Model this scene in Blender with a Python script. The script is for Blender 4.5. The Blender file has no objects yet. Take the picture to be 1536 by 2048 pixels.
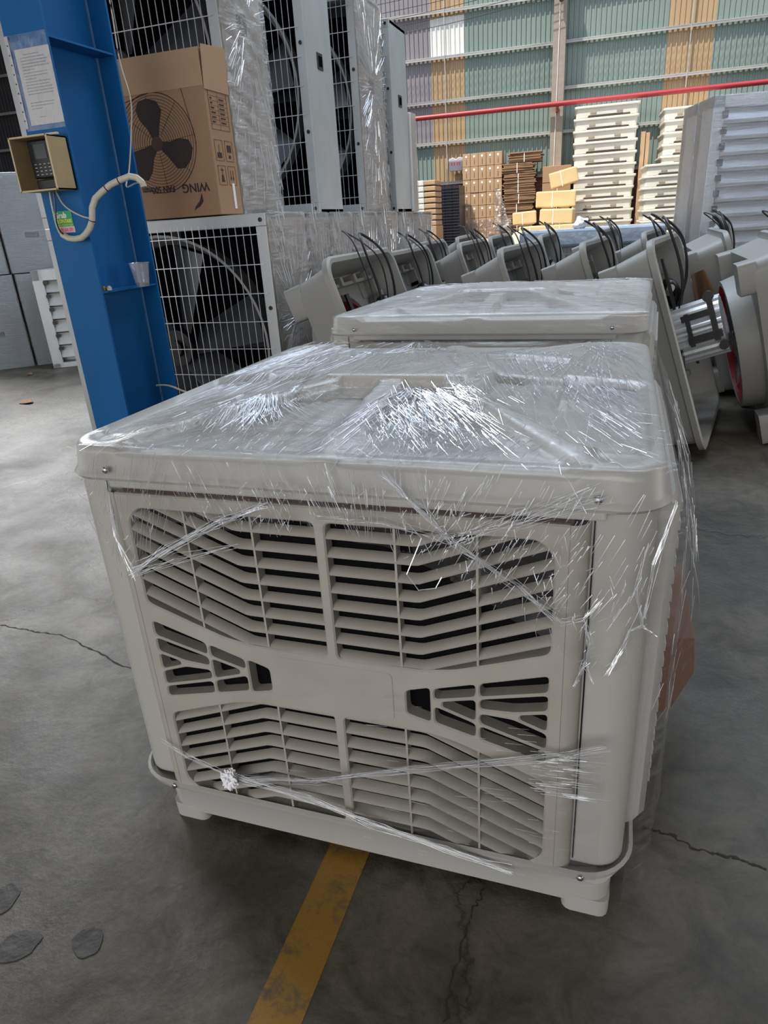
import bpy, bmesh, math, random
from mathutils import Vector, Matrix, noise
random.seed(7)
S = bpy.context.scene
COL = S.collection
PI = math.pi
R = math.radians

# ------------------------------------------------------------------ camera
CAM = Vector((0.4643, -1.60087, 1.36473))
PITCH, ROLL, YAW, FPX = 0.40328, -0.06645, 0.34307, 1347.386
_f = Vector((-math.sin(YAW)*math.cos(PITCH), math.cos(YAW)*math.cos(PITCH), -math.sin(PITCH)))
_r = Vector((math.cos(YAW), math.sin(YAW), 0)); _u = _r.cross(_f)
_c, _s = math.cos(ROLL), math.sin(ROLL)
_R, _U = _c*_r + _s*_u, -_s*_r + _c*_u
cd = bpy.data.cameras.new('camera'); cam = bpy.data.objects.new('camera', cd); COL.objects.link(cam)
cam.matrix_world = Matrix(((_R.x, _U.x, -_f.x, CAM.x), (_R.y, _U.y, -_f.y, CAM.y), (_R.z, _U.z, -_f.z, CAM.z), (0, 0, 0, 1)))
cd.sensor_fit = 'VERTICAL'; cd.sensor_height = 32.0; cd.lens = FPX/2048*32.0; cd.clip_start = 0.05; cd.clip_end = 200
S.camera = cam
# ------------------------------------------------------------------ light and exposure
S.view_settings.view_transform = 'Standard'; S.view_settings.look = 'None'
S.view_settings.gamma = 1.0; S.view_settings.exposure = 0.12; S.view_settings.use_curve_mapping = False
SKY_STRENGTH = 1.5; SUN_ENERGY = 6.6
SUN_DIR = Vector((0.30, 0.38, -1.0)).normalized()
w = bpy.data.worlds.new('sky'); S.world = w; w.use_nodes = True
nt = w.node_tree; bg = nt.nodes['Background']
tc = nt.nodes.new('ShaderNodeTexCoord'); sx = nt.nodes.new('ShaderNodeSeparateXYZ'); cr = nt.nodes.new('ShaderNodeValToRGB')
nt.links.new(tc.outputs['Generated'], sx.inputs[0]); nt.links.new(sx.outputs['Z'], cr.inputs[0]); nt.links.new(cr.outputs[0], bg.inputs[0])
cr.color_ramp.elements[0].color = (1.0, 1.0, 1.0, 1); cr.color_ramp.elements[1].color = (0.55, 0.72, 1.0, 1)
bg.inputs[1].default_value = SKY_STRENGTH
sd = bpy.data.lights.new('sun', 'SUN'); sd.energy = SUN_ENERGY; sd.angle = R(1.0); sd.color = (1.0, 0.93, 0.80)
so = bpy.data.objects.new('sun', sd); COL.objects.link(so); so.rotation_euler = SUN_DIR.to_track_quat('-Z', 'Y').to_euler()
def area(name, loc, aim, sx_, sy_, power, color=(1, 1, 1)):
    l = bpy.data.lights.new(name, 'AREA'); l.shape = 'RECTANGLE'; l.size = sx_; l.size_y = sy_; l.energy = power; l.color = color
    o = bpy.data.objects.new(name, l); COL.objects.link(o); o.location = loc
    o.rotation_euler = (Vector(aim)-Vector(loc)).to_track_quat('-Z', 'Y').to_euler(); return o
area('doorway_daylight_front', (-1.0, -7.4, 2.6), (-1.0, 0, 1.6), 6.0, 4.2, 210, (1.0, 0.96, 0.90))
area('left_floor_fill', (-9.0, 6.6, 5.4), (-5.4, 3.4, 0.0), 4.0, 2.6, 330, (0.97, 0.98, 1.0)).data.spread = R(110)  # added lamp hung above the left stacks to brighten the floor
area('overhead_fill_back', (-0.6, 5.0, 7.3), (-0.6, 4.2, 0), 7.0, 1.2, 360, (0.76, 0.87, 1.0))  # added lamp under the closed roof, gives the film its highlights
area('overhead_fill_middle', (-1.0, 1.6, 7.3), (-1.0, 1.6, 0), 8.0, 0.8, 90, (0.88, 0.94, 1.0))  # added overhead lamp; the roof has no opening above it
area('right_floor_fill', (7.2, 1.6, 2.0), (1.5, 1.4, 0), 2.6, 3.0, 120, (1.0, 0.95, 0.88))  # added lamp inside the closed right wall, brightens the floor there

# ------------------------------------------------------------------ materials
def sock(nd, n):
    return nd.inputs[n]
def mat(name, col, rough=0.5, metal=0.0, var=0.0, vscale=8.0, bump=0.0, bscale=30.0, stretch=(1, 1, 1), spec=0.5, dirt=None, dirt_amt=0.5, coat=0.0):
    m = bpy.data.materials.new(name); m.use_nodes = True; n = m.node_tree; b = n.nodes['Principled BSDF']
    b.inputs['Roughness'].default_value = rough; b.inputs['Metallic'].default_value = metal
    b.inputs['Specular IOR Level'].default_value = spec; b.inputs['Coat Weight'].default_value = coat
    b.inputs['Base Color'].default_value = (*col, 1)
    t = n.nodes.new('ShaderNodeTexCoord'); mp = n.nodes.new('ShaderNodeMapping'); mp.inputs['Scale'].default_value = stretch
    n.links.new(t.outputs['Object'], mp.inputs[0])
    if var > 0:
        nz = n.nodes.new('ShaderNodeTexNoise'); nz.inputs['Scale'].default_value = vscale; nz.inputs['Detail'].default_value = 6
        n.links.new(mp.outputs[0], nz.inputs[0])
        r = n.nodes.new('ShaderNodeValToRGB'); n.links.new(nz.outputs[0], r.inputs[0])
        d = dirt or tuple(c*(1-dirt_amt) for c in col)
        r.color_ramp.elements[0].position = 0.5-0.25; r.color_ramp.elements[1].position = 0.5+0.25
        r.color_ramp.elements[0].color = (*[c*(1-var)+dd*var for c, dd in zip(col, d)], 1); r.color_ramp.elements[1].color = (*col, 1)
        n.links.new(r.outputs[0], b.inputs['Base Color'])
    if bump > 0:
        nb = n.nodes.new('ShaderNodeTexNoise'); nb.inputs['Scale'].default_value = bscale; nb.inputs['Detail'].default_value = 5
        n.links.new(mp.outputs[0], nb.inputs[0])
        bp = n.nodes.new('ShaderNodeBump'); bp.inputs['Strength'].default_value = bump; bp.inputs['Distance'].default_value = 0.02
        n.links.new(nb.outputs[0], bp.inputs['Height']); n.links.new(bp.outputs[0], b.inputs['Normal'])
    return m
M = {}
M['plastic'] = mat('cooler_plastic', (0.41, 0.403, 0.385), 0.38, var=0.25, vscale=5, dirt=(0.36, 0.34, 0.31))
M['grille'] = mat('grille_plastic', (0.385, 0.37, 0.342), 0.5, var=0.8, vscale=9, dirt=(0.31, 0.28, 0.235), bump=0.04, bscale=60)
M['slat'] = mat('slat_plastic', (0.39, 0.365, 0.33), 0.55, var=0.4, vscale=12, dirt=(0.28, 0.25, 0.22))
M['tray'] = mat('tray_plastic', (0.30, 0.30, 0.285), 0.42, var=0.3, vscale=6, dirt=(0.27, 0.26, 0.24))
M['cream'] = mat('cream_plastic', (0.72, 0.69, 0.60), 0.5, var=0.2, vscale=5)
M['slotshade'] = mat('slot_shade', (0.07, 0.055, 0.04), 0.9)  # dark brown standing in for the shaded gaps under the trays
M['slot'] = mat('slot_tan', (0.33, 0.28, 0.2), 0.8)
M['dark'] = mat('shade_inside', (0.006, 0.006, 0.007), 1.0, spec=0.0)  # near-black standing in for shade inside voids and recesses
M['pad'] = mat('cooling_pad', (0.07, 0.035, 0.03), 0.9, var=0.8, vscale=120, dirt=(0.01, 0.005, 0.005))
M['black'] = mat('black_plastic', (0.012, 0.012, 0.014), 0.35)
M['rubber'] = mat('cable_rubber', (0.010, 0.010, 0.012), 0.38)
M['red'] = mat('red_fan', (0.22, 0.012, 0.018), 0.4)
M['alu'] = mat('aluminium', (0.70, 0.72, 0.75), 0.35, 0.45, var=0.3, vscale=6, stretch=(1, 1, 12))
M['galv'] = mat('galvanised', (0.52, 0.54, 0.55), 0.42, 0.45, var=0.5, vscale=7, dirt=(0.38, 0.39, 0.40), stretch=(1, 1, 0.6))
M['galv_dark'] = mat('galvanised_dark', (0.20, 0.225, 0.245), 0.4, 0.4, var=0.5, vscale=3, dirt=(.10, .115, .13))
M['galv_dull'] = mat('galvanised_dull', (0.36, 0.36, 0.35), 0.5, 0.35, var=0.4, vscale=6)
M['blade'] = mat('blade_steel', (0.13, 0.135, 0.15), 0.3, 0.6, var=.5, vscale=5)
M['wire'] = mat('wire', (0.62, 0.64, 0.66), 0.35, 0.7)
M['screw'] = mat('screw_steel', (0.45, 0.47, 0.50), 0.25, 1.0)
M['blue'] = mat('blue_paint', (0.008, 0.125, 0.36), 0.45, spec=0.2, var=0.45, vscale=4, dirt=(0.008, 0.06, 0.16), bump=0.05, bscale=14, stretch=(1, 1, 0.4))
M['weld'] = mat('weld_line', (0.10, 0.24, 0.45), 0.5, var=0.5, vscale=30)
M['card'] = mat('cardboard', (0.36, 0.215, 0.12), 0.8, var=0.25, vscale=3, dirt=(0.26, 0.15, 0.085), bump=0.03, bscale=20)
M['card2'] = mat('cardboard_pale', (0.46, 0.30, 0.175), 0.8, var=0.3, vscale=4)
M['brown'] = mat('brown_card', (0.30, 0.155, 0.075), 0.8, var=0.15, vscale=6)
M['kraft'] = mat('yellow_kraft', (0.72, 0.53, 0.27), 0.75, var=0.25, vscale=6, bump=0.1, bscale=12)
M['ink'] = mat('print_ink', (0.035, 0.022, 0.02), 0.8)
M['white'] = mat('white_paper', (0.50, 0.50, 0.53), 0.6, var=0.15, vscale=5)
M['label'] = mat('white_label', (0.80, 0.78, 0.74), 0.6)
M['foam'] = mat('white_foam', (0.78, 0.75, 0.64), 0.75, var=0.15, vscale=6)
M['ivory'] = mat('ivory_conduit', (0.55, 0.52, 0.44), 0.45, var=0.2, vscale=30)
M['ply'] = mat('yellow_board', (0.42, 0.31, 0.16), 0.6, var=0.4, vscale=10)
M['pedge'] = mat('board_edge', (0.56, 0.47, 0.30), 0.6)
M['screen'] = mat('device_screen', (0.02, 0.024, 0.026), 0.15)
M['key'] = mat('key_mark', (0.5, 0.5, 0.5), 0.5)
M['green'] = mat('sticker_green', (0.02, 0.33, 0.13), 0.4)
M['sgreen'] = mat('sheet_green', (0.20, 0.262, 0.242), 0.6, var=0.5, vscale=1.2, dirt=(0.14, 0.195, 0.18))
M['stan'] = mat('sheet_tan', (0.40, 0.285, 0.165), 0.5, var=0.4, vscale=3, dirt=(0.32, 0.205, 0.10), stretch=(1, 1, 0.3))  # tan sheet; light coming through is put into a brighter colour
M['spurple'] = mat('sheet_purple', (0.25, 0.235, 0.26), 0.5, var=0.4, vscale=1.5)
M['swhite'] = mat('sheet_white', (0.72, 0.73, 0.70), 0.5, var=0.2, vscale=2)
M['sshade'] = mat('sheet_shaded', (0.05, 0.05, 0.055), 0.6, var=0.4, vscale=2)  # lack of sun at the left end painted into the sheet colour
M['purlin'] = mat('purlin_steel', (0.42, 0.42, 0.41), 0.5, 0.2, var=0.3, vscale=5)
M['conc'] = mat('pillar_concrete', (0.31, 0.265, 0.22), 0.85, var=0.4, vscale=9, bump=0.15, bscale=25)
M['redpipe'] = mat('red_pipe', (0.30, 0.022, 0.03), 0.4)
M['bright_red'] = mat('red_clip', (0.75, 0.10, 0.10), 0.4)
M['yellow_txt'] = mat('sticker_yellow', (0.85, 0.75, 0.03), 0.5)
M['pink_txt'] = mat('sticker_pink', (0.9, 0.10, 0.16), 0.5)
M['bluebag'] = mat('blue_plastic_bag', (0.12, 0.20, 0.75), 0.35, bump=0.3, bscale=20)
M['leaf'] = mat('dry_leaf', (0.24, 0.13, 0.055), 0.8, var=0.4, vscale=20)
M['brass'] = mat('brass', (0.55, 0.37, 0.10), 0.35, 0.9)
M['bluewrap'] = mat('blue_grey_wrap', (0.30, 0.36, 0.44), 0.25, 0.2, bump=0.25, bscale=10, stretch=(1, 3, 1))
M['yellowline'] = None

def brick_mat():
    m = bpy.data.materials.new('brick'); m.use_nodes = True; n = m.node_tree; b = n.nodes['Principled BSDF']
    t = n.nodes.new('ShaderNodeTexCoord'); mp = n.nodes.new('ShaderNodeMapping'); mp.inputs['Rotation'].default_value = (R(90), 0, 0)
    k = n.nodes.new('ShaderNodeTexBrick'); k.inputs['Scale'].default_value = 4.0
    k.inputs['Color1'].default_value = (0.28, 0.11, 0.07, 1); k.inputs['Color2'].default_value = (0.20, 0.08, 0.055, 1); k.inputs['Mortar'].default_value = (0.20, 0.17, 0.15, 1)
    n.links.new(t.outputs['Object'], mp.inputs[0]); n.links.new(mp.outputs[0], k.inputs[0]); n.links.new(k.outputs[0], b.inputs['Base Color'])
    b.inputs['Roughness'].default_value = 0.9
    return m
M['brick'] = brick_mat()

def floor_mat():
    m = bpy.data.materials.new('floor_concrete'); m.use_nodes = True; n = m.node_tree; b = n.nodes['Principled BSDF']; L = n.links.new
    t = n.nodes.new('ShaderNodeTexCoord')
    def nz(sc, det, rgh=0.6, dist=0.0):
        a = n.nodes.new('ShaderNodeTexNoise'); a.inputs['Scale'].default_value = sc; a.inputs['Detail'].default_value = det
        a.inputs['Roughness'].default_value = rgh; a.inputs['Distortion'].default_value = dist; L(t.outputs['Object'], a.inputs[0]); return a
    def ramp(src, p0, c0, p1, c1):
        r = n.nodes.new('ShaderNodeValToRGB'); L(src, r.inputs[0]); r.color_ramp.elements[0].position = p0; r.color_ramp.elements[1].position = p1
        r.color_ramp.elements[0].color = (*c0, 1); r.color_ramp.elements[1].color = (*c1, 1); return r
    def mix(kind, fac, a, bb):
        x = n.nodes.new('ShaderNodeMixRGB'); x.blend_type = kind
        if isinstance(fac, float): x.inputs[0].default_value = fac
        else: L(fac, x.inputs[0])
        L(a, x.inputs[1]); L(bb, x.inputs[2]); return x
    base = ramp(nz(1.1, 8, 0.65, 0.6).outputs[0], 0.36, (0.050, 0.043, 0.030), 0.62, (0.128, 0.112, 0.086))
    mid = ramp(nz(6.5, 10, 0.7, 1.2).outputs[0], 0.35, (0.42, 0.41, 0.38), 0.60, (1.05, 1.05, 1.05))
    x = mix('MULTIPLY', 0.9, base.outputs[0], mid.outputs[0])
    fine = ramp(nz(60, 6, 0.75).outputs[0], 0.3, (0.6, 0.6, 0.6), 0.7, (1.15, 1.15, 1.15))
    x = mix('MULTIPLY', 0.55, x.outputs[0], fine.outputs[0])
    # scratches / scuffs
    mp = n.nodes.new('ShaderNodeMapping'); mp.inputs['Scale'].default_value = (1.5, 9, 1); mp.inputs['Rotation'].default_value = (0, 0, 0.7); L(t.outputs['Object'], mp.inputs[0])
    sc = n.nodes.new('ShaderNodeTexNoise'); sc.inputs['Scale'].default_value = 3.5; sc.inputs['Detail'].default_value = 8; sc.inputs['Roughness'].default_value = 0.75; L(mp.outputs[0], sc.inputs[0])
    scr = ramp(sc.outputs[0], 0.34, (0.55, 0.54, 0.52), 0.46, (1, 1, 1)); x = mix('MULTIPLY', 0.5, x.outputs[0], scr.outputs[0])
    # cracks
    vd = n.nodes.new('ShaderNodeTexVoronoi'); vd.feature = 'DISTANCE_TO_EDGE'; vd.inputs['Scale'].default_value = 0.42
    wp = nz(2.2, 6, 0.7); va = n.nodes.new('ShaderNodeVectorMath'); va.operation = 'MULTIPLY_ADD'; L(wp.outputs['Color'], va.inputs[0]); va.inputs[1].default_value = (0.5, 0.5, 0); L(t.outputs['Object'], va.inputs[2])
    L(va.outputs[0], vd.inputs['Vector'])
    cr = ramp(vd.outputs['Distance'], 0.0, (0.35, 0.33, 0.30), 0.006, (1, 1, 1)); x = mix('MULTIPLY', 0.85, x.outputs[0], cr.outputs[0])
    L(x.outputs[0], b.inputs['Base Color'])
    rr = ramp(nz(2.5, 6).outputs[0], 0.3, (0.38,)*3, 0.7, (0.62,)*3); L(rr.outputs[0], b.inputs['Roughness'])
    hb = mix('MULTIPLY', 1.0, nz(25, 8, 0.7).outputs[0], cr.outputs[0])
    bp = n.nodes.new('ShaderNodeBump'); bp.inputs['Strength'].default_value = 0.35; bp.inputs['Distance'].default_value = 0.012
    L(hb.outputs[0], bp.inputs['Height']); L(bp.outputs[0], b.inputs['Normal'])
    return m
M['floor'] = floor_mat()
def line_mat():
    m = bpy.data.materials.new('worn_yellow_paint'); m.use_nodes = True; n = m.node_tree; b = n.nodes['Principled BSDF']; L = n.links.new
    t = n.nodes.new('ShaderNodeTexCoord'); a = n.nodes.new('ShaderNodeTexNoise'); a.inputs['Scale'].default_value = 14; a.inputs['Detail'].default_value = 9; a.inputs['Roughness'].default_value = 0.7; L(t.outputs['Object'], a.inputs[0])
    r = n.nodes.new('ShaderNodeValToRGB'); L(a.outputs[0], r.inputs[0])
    r.color_ramp.elements[0].position = 0.36; r.color_ramp.elements[0].color = (0.10, 0.075, 0.045, 1)
    r.color_ramp.elements[1].position = 0.50; r.color_ramp.elements[1].color = (0.27, 0.145, 0.018, 1)
    L(r.outputs[0], b.inputs['Base Color']); b.inputs['Roughness'].default_value = 0.55
    bp = n.nodes.new('ShaderNodeBump'); bp.inputs['Strength'].default_value = 0.3; bp.inputs['Distance'].default_value = 0.01; L(a.outputs[0], bp.inputs['Height']); L(bp.outputs[0], b.inputs['Normal'])
    return m
M['yellowline'] = line_mat()

def film_mat(name, milk=0.10, gloss=0.22, rough=0.16, stretch=(3, 30, 3), bump=0.6, tint=(1, 1, 1), rot=(0, 0, 0), streak=0.5, dist=0.01):
    m = bpy.data.materials.new(name); m.use_nodes = True; n = m.node_tree; L = n.links.new
    for nd in list(n.nodes):
        if nd.type != 'OUTPUT_MATERIAL': n.nodes.remove(nd)
    out = n.nodes['Material Output']
    t = n.nodes.new('ShaderNodeTexCoord'); mp = n.nodes.new('ShaderNodeMapping'); mp.inputs['Scale'].default_value = stretch; mp.inputs['Rotation'].default_value = rot
    L(t.outputs['Object'], mp.inputs[0])
    a = n.nodes.new('ShaderNodeTexNoise'); a.inputs['Scale'].default_value = 6; a.inputs['Detail'].default_value = 6; a.inputs['Roughness'].default_value = 0.65; a.inputs['Distortion'].default_value = 0.5
    L(mp.outputs[0], a.inputs[0])
    bp = n.nodes.new('ShaderNodeBump'); bp.inputs['Strength'].default_value = bump; bp.inputs['Distance'].default_value = dist; L(a.outputs[0], bp.inputs['Height'])
    tr = n.nodes.new('ShaderNodeBsdfTransparent'); tr.inputs[0].default_value = (*[0.97*c for c in tint], 1)
    gl = n.nodes.new('ShaderNodeBsdfGlossy'); gl.inputs['Roughness'].default_value = rough; gl.inputs[0].default_value = (1, 1, 1, 1); L(bp.outputs[0], gl.inputs['Normal'])
    df = n.nodes.new('ShaderNodeBsdfDiffuse'); df.inputs[0].default_value = (0.86, 0.87, 0.90, 1); L(bp.outputs[0], df.inputs['Normal'])
    # milkiness grows in the folds
    mk = n.nodes.new('ShaderNodeMapRange'); L(a.outputs[0], mk.inputs[0]); mk.inputs[1].default_value = 0.50; mk.inputs[2].default_value = 0.72
    mk.inputs[3].default_value = milk; mk.inputs[4].default_value = min(1, milk+streak)
    m1 = n.nodes.new('ShaderNodeMixShader'); L(mk.outputs[0], m1.inputs[0]); L(tr.outputs[0], m1.inputs[1]); L(df.outputs[0], m1.inputs[2])
    fr = n.nodes.new('ShaderNodeLayerWeight'); fr.inputs[0].default_value = 0.35; L(bp.outputs[0], fr.inputs[1])
    fm = n.nodes.new('ShaderNodeMapRange'); L(fr.outputs['Facing'], fm.inputs[0]); fm.inputs[3].default_value = gloss*0.45; fm.inputs[4].default_value = min(0.95, gloss*2.2)
    m2 = n.nodes.new('ShaderNodeMixShader'); L(fm.outputs[0], m2.inputs[0]); L(m1.outputs[0], m2.inputs[1]); L(gl.outputs[0], m2.inputs[2])
    L(m2.outputs[0], out.inputs[0]); return m
M['film_top'] = film_mat('stretch_film_top', 0.012, 0.05, 0.12, (2.0, 9, 2), 0.35, rot=(0, 0, 0.5), streak=0.06, dist=0.006)
M['film_top2'] = film_mat('stretch_film_long', 0.05, 0.10, 0.13, (1.2, 16, 3), 0.45, rot=(0, 0, 0.0), streak=0.16, dist=0.006)
M['film_side'] = film_mat('stretch_film_side', 0.015, 0.07, 0.13, (3, 3, 12), 0.4, rot=(0.8, 0, 0), streak=0.08, dist=0.006)
M['film_wrap'] = film_mat('wrap_film', 0.01, 0.32, 0.14, (1.6, 1.6, 11), 1.0, rot=(0.55, 0.2, 0), tint=(0.74, 0.65, 0.56), streak=0.12, dist=0.05)  # brown tint stands in for warm reflections on the wrapped sides
M['film_clear'] = film_mat('clear_wrap_film', 0.01, 0.26, 0.12, (1.2, 1.2, 14), 0.7, rot=(0.1, 0.1, 0), tint=(0.95, 0.97, 1.0), streak=0.10, dist=0.02)
M['cotton'] = mat('white_tuft', (0.86, 0.88, 0.92), 0.4)
def thread_mat():
    m = mat('film_crease', (0.90, 0.93, 0.98), 0.22, 0.60, spec=1.0, coat=0.5); return m  # whitish crease ridges that also paint the film's streak highlights
M['thread'] = thread_mat()
M['cup'] = film_mat('clear_cup', 0.14, 0.25, 0.1, (3, 3, 3), 0.1, tint=(0.85, 0.87, 0.9), streak=0.1)
M['sleeve'] = film_mat('clear_sleeve', 0.02, 0.08, 0.10, (14, 4, 3), 0.5, streak=0.12)

# ------------------------------------------------------------------ helpers
def link(o, parent=None):
    COL.objects.link(o)
    if parent is not None: o.parent = parent
    return o
def tag(o, label=None, cat=None, group=None, kind=None):
    if label: o['label'] = label
    if cat: o['category'] = cat
    if group: o['group'] = group
    if kind: o['kind'] = kind
    return o
def thing(name, label, cat, loc=(0, 0, 0), rz=0, group=None, mw=None):
    o = bpy.data.objects.new(name, None); o.empty_display_size = 0.1; link(o)
    if mw is not None: o.matrix_world = mw
    else: o.location = loc; o.rotation_euler = (0, 0, rz)
    return tag(o, label, cat, group)
def kids(o): return [c for c in bpy.data.objects if c.parent == o]
def dup(root, loc=None, rz=None, label=None, group=None, mw=None, tree=None):
    def rec(o, par):
        c = o.copy(); COL.objects.link(c)
        if par is not None: c.parent = par
        for ch in CH.get(o.name, []): rec(ch, c)
        return c
    CH = {}
    for o in bpy.data.objects:
        if o.parent: CH.setdefault(o.parent.name, []).append(o)
    c = rec(root, None)
    if mw is not None: c.matrix_world = mw
    else:
        if loc is not None: c.location = loc
        if rz is not None: c.rotation_euler = (0, 0, rz)
    if label: c['label'] = label
    if group: c['group'] = group
    return c

class MB:
    def __init__(s): s.bm = bmesh.new(); s.mi = 0
    def face(s, vs):
        try:
            f = s.bm.faces.new(vs); f.material_index = s.mi; return f
        except ValueError: return None
    def box(s, c, d, rot=None, m=None):
        c = Vector(c); vs = []
        for k in range(8):
            v = Vector(((k & 1)-.5, ((k >> 1) & 1)-.5, (k >> 2)-.5)); v = Vector((v.x*d[0], v.y*d[1], v.z*d[2]))
            if rot is not None: v = rot @ v
            v = v + c
            if m is not None: v = m @ v
            vs.append(s.bm.verts.new(v))
        for q in ((0, 2, 3, 1), (4, 5, 7, 6), (0, 1, 5, 4), (2, 6, 7, 3), (0, 4, 6, 2), (1, 3, 7, 5)): s.face([vs[i] for i in q])
        return s
    def bx(s, x0, x1, y0, y1, z0, z1):
        return s.box(((x0+x1)/2, (y0+y1)/2, (z0+z1)/2), (x1-x0, y1-y0, z1-z0))
    def loft(s, loops, closed=False, capA=False, capB=False):
        L = [[s.bm.verts.new(Vector(p)) for p in lp] for lp in loops]; n = len(L[0])
        rng = range(len(L)) if closed else range(len(L)-1)
        for i in rng:
            A, B = L[i], L[(i+1) % len(L)]
            for k in range(n): s.face([A[k], A[(k+1) % n], B[(k+1) % n], B[k]])
        if capA: s.face(L[0][::-1])
        if capB: s.face(L[-1])
        return s
    def tube(s, pts, r, n=6, caps=True):
        pts = [Vector(p) for p in pts]; loops = []; up = Vector((0, 0, 1))
        for i, p in enumerate(pts):
            t = (pts[min(i+1, len(pts)-1)]-pts[max(i-1, 0)])
            if t.length < 1e-9: t = Vector((0, 0, 1))
            t.normalize()
            a = t.cross(up)
            if a.length < 1e-3: a = t.cross(Vector((1, 0, 0)))
            a.normalize(); b = t.cross(a)
            rr = r[i] if isinstance(r, (list, tuple)) else r
            loops.append([p + (a*math.cos(2*PI*k/n)+b*math.sin(2*PI*k/n))*rr for k in range(n)])
        return s.loft(loops, capA=caps, capB=caps)
    def cyl(s, p0, p1, r0, r1=None, n=24): return s.tube([p0, p1], [r0, r1 if r1 is not None else r0], n)
    def grid(s, f, nu, nv, keep=None):
        V = [[s.bm.verts.new(Vector(f(i/nu, j/nv))) for i in range(nu+1)] for j in range(nv+1)]
        for j in range(nv):
            for i in range(nu):
                if keep and not keep((i+.5)/nu, (j+.5)/nv): continue
                s.face([V[j][i], V[j][i+1], V[j+1][i+1], V[j+1][i]])
        return s
    def prism(s, poly, off, m=None):
        off = Vector(off); P = [Vector(p) for p in poly]
        if m is not None: P = [m @ p for p in P]
        A = [s.bm.verts.new(p) for p in P]; B = [s.bm.verts.new(p+off) for p in P]; n = len(P)
        s.face(A[::-1]); s.face(B)
        for k in range(n): s.face([A[k], A[(k+1) % n], B[(k+1) % n], B[k]])
        return s
    def sphere(s, c, r, sub=2, sc=(1, 1, 1)):
        g = bmesh.ops.create_icosphere(s.bm, subdivisions=sub, radius=r)
        for v in g['verts']: v.co = Vector((v.co.x*sc[0], v.co.y*sc[1], v.co.z*sc[2]))+Vector(c)
        for v in g['verts']:
            for f in v.link_faces: f.material_index = s.mi
        return s
    def build(s, name, mats, parent=None, smooth=False, bevel=0, seg=2, fix=True, angle=40):
        if fix: bmesh.ops.recalc_face_normals(s.bm, faces=s.bm.faces[:])
        me = bpy.data.meshes.new(name); s.bm.to_mesh(me); s.bm.free()
        for m in (mats if isinstance(mats, (list, tuple)) else [mats]): me.materials.append(m)
        o = bpy.data.objects.new(name, me); link(o, parent)
        if smooth:
            me.polygons.foreach_set('use_smooth', [True]*len(me.polygons))
            try: me.set_sharp_from_angle(angle=R(angle))
            except Exception: pass
        if bevel:
            b = o.modifiers.new('bevel', 'BEVEL'); b.width = bevel; b.segments = seg; b.limit_method = 'ANGLE'; b.angle_limit = R(35)
        return o
def struct(o): o['kind'] = 'structure'; return o
def rr(hx, hy, r, n, z=None, cx=0, cy=0):
    """rounded rectangle sampled at n equal angles-by-parameter"""
    pts = []
    per = n//4
    for q, (sx_, sy_) in enumerate(((1, 1), (-1, 1), (-1, -1), (1, -1))):
        c = (sx_*(hx-r), sy_*(hy-r)); a0 = q*PI/2
        m = per//2
        arc = [(c[0]+r*math.cos(a0+PI/2*k/m), c[1]+r*math.sin(a0+PI/2*k/m)) for k in range(m+1)]
        pts += arc
        # straight to the next corner
        nq = ((1, 1), (-1, 1), (-1, -1), (1, -1))[(q+1) % 4]; c2 = (nq[0]*(hx-r), nq[1]*(hy-r)); a1 = (q+1)*PI/2
        e = (c2[0]+r*math.cos(a1), c2[1]+r*math.sin(a1)); st = arc[-1]; k2 = per-m-1
        pts += [(st[0]+(e[0]-st[0])*(k+1)/(k2+1), st[1]+(e[1]-st[1])*(k+1)/(k2+1)) for k in range(k2)]
    return [(x+cx, y+cy, z) for x, y in pts] if z is not None else [(x+cx, y+cy) for x, y in pts]
def circ_like(loop, r, z):
    """circle whose points sit at the angles of another loop"""
    out = []
    for p in loop:
        a = math.atan2(p[1], p[0]); out.append((r*math.cos(a), r*math.sin(a), z))
    return out
def round_poly(P, r=0.01, n=4):
    out = []; N = len(P)
    for i in range(N):
        p0, p, p1 = Vector(P[i-1]), Vector(P[i]), Vector(P[(i+1) % N])
        a, b = (p0-p), (p1-p); rr_ = min(r, a.length*0.45, b.length*0.45); A = p+a.normalized()*rr_; B = p+b.normalized()*rr_
        for k in range(n+1):
            t = k/n; out.append(tuple((1-t)**2*A+2*t*(1-t)*p+t*t*B))
    return out
def area2(P): return sum(P[i-1][0]*P[i][1]-P[i][0]*P[i-1][1] for i in range(len(P)))/2
def grow(P, d):
    """move a counter-clockwise outline outwards by d"""
    out = []; n = len(P)
    for i in range(n):
        a, b_, c = Vector(P[i-1][:2]), Vector(P[i][:2]), Vector(P[(i+1) % n][:2]); e1, e2 = (b_-a), (c-b_)
        nn = Vector((0, 0))
        for e in (e1, e2):
            if e.length > 1e-7: e = e.normalized(); nn += Vector((e.y, -e.x))
        if nn.length < 1e-6: out.append(tuple(b_)); continue
        nn.normalize(); out.append((b_.x+nn.x*d, b_.y+nn.y*d))
    return out
def inside(P, x, y):
    r = False; n = len(P)
    for i in range(n):
        (x1, y1), (x2, y2) = P[i-1][:2], P[i][:2]
        if (y1 > y) != (y2 > y) and x < (x2-x1)*(y-y1)/(y2-y1)+x1: r = not r
    return r
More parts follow.
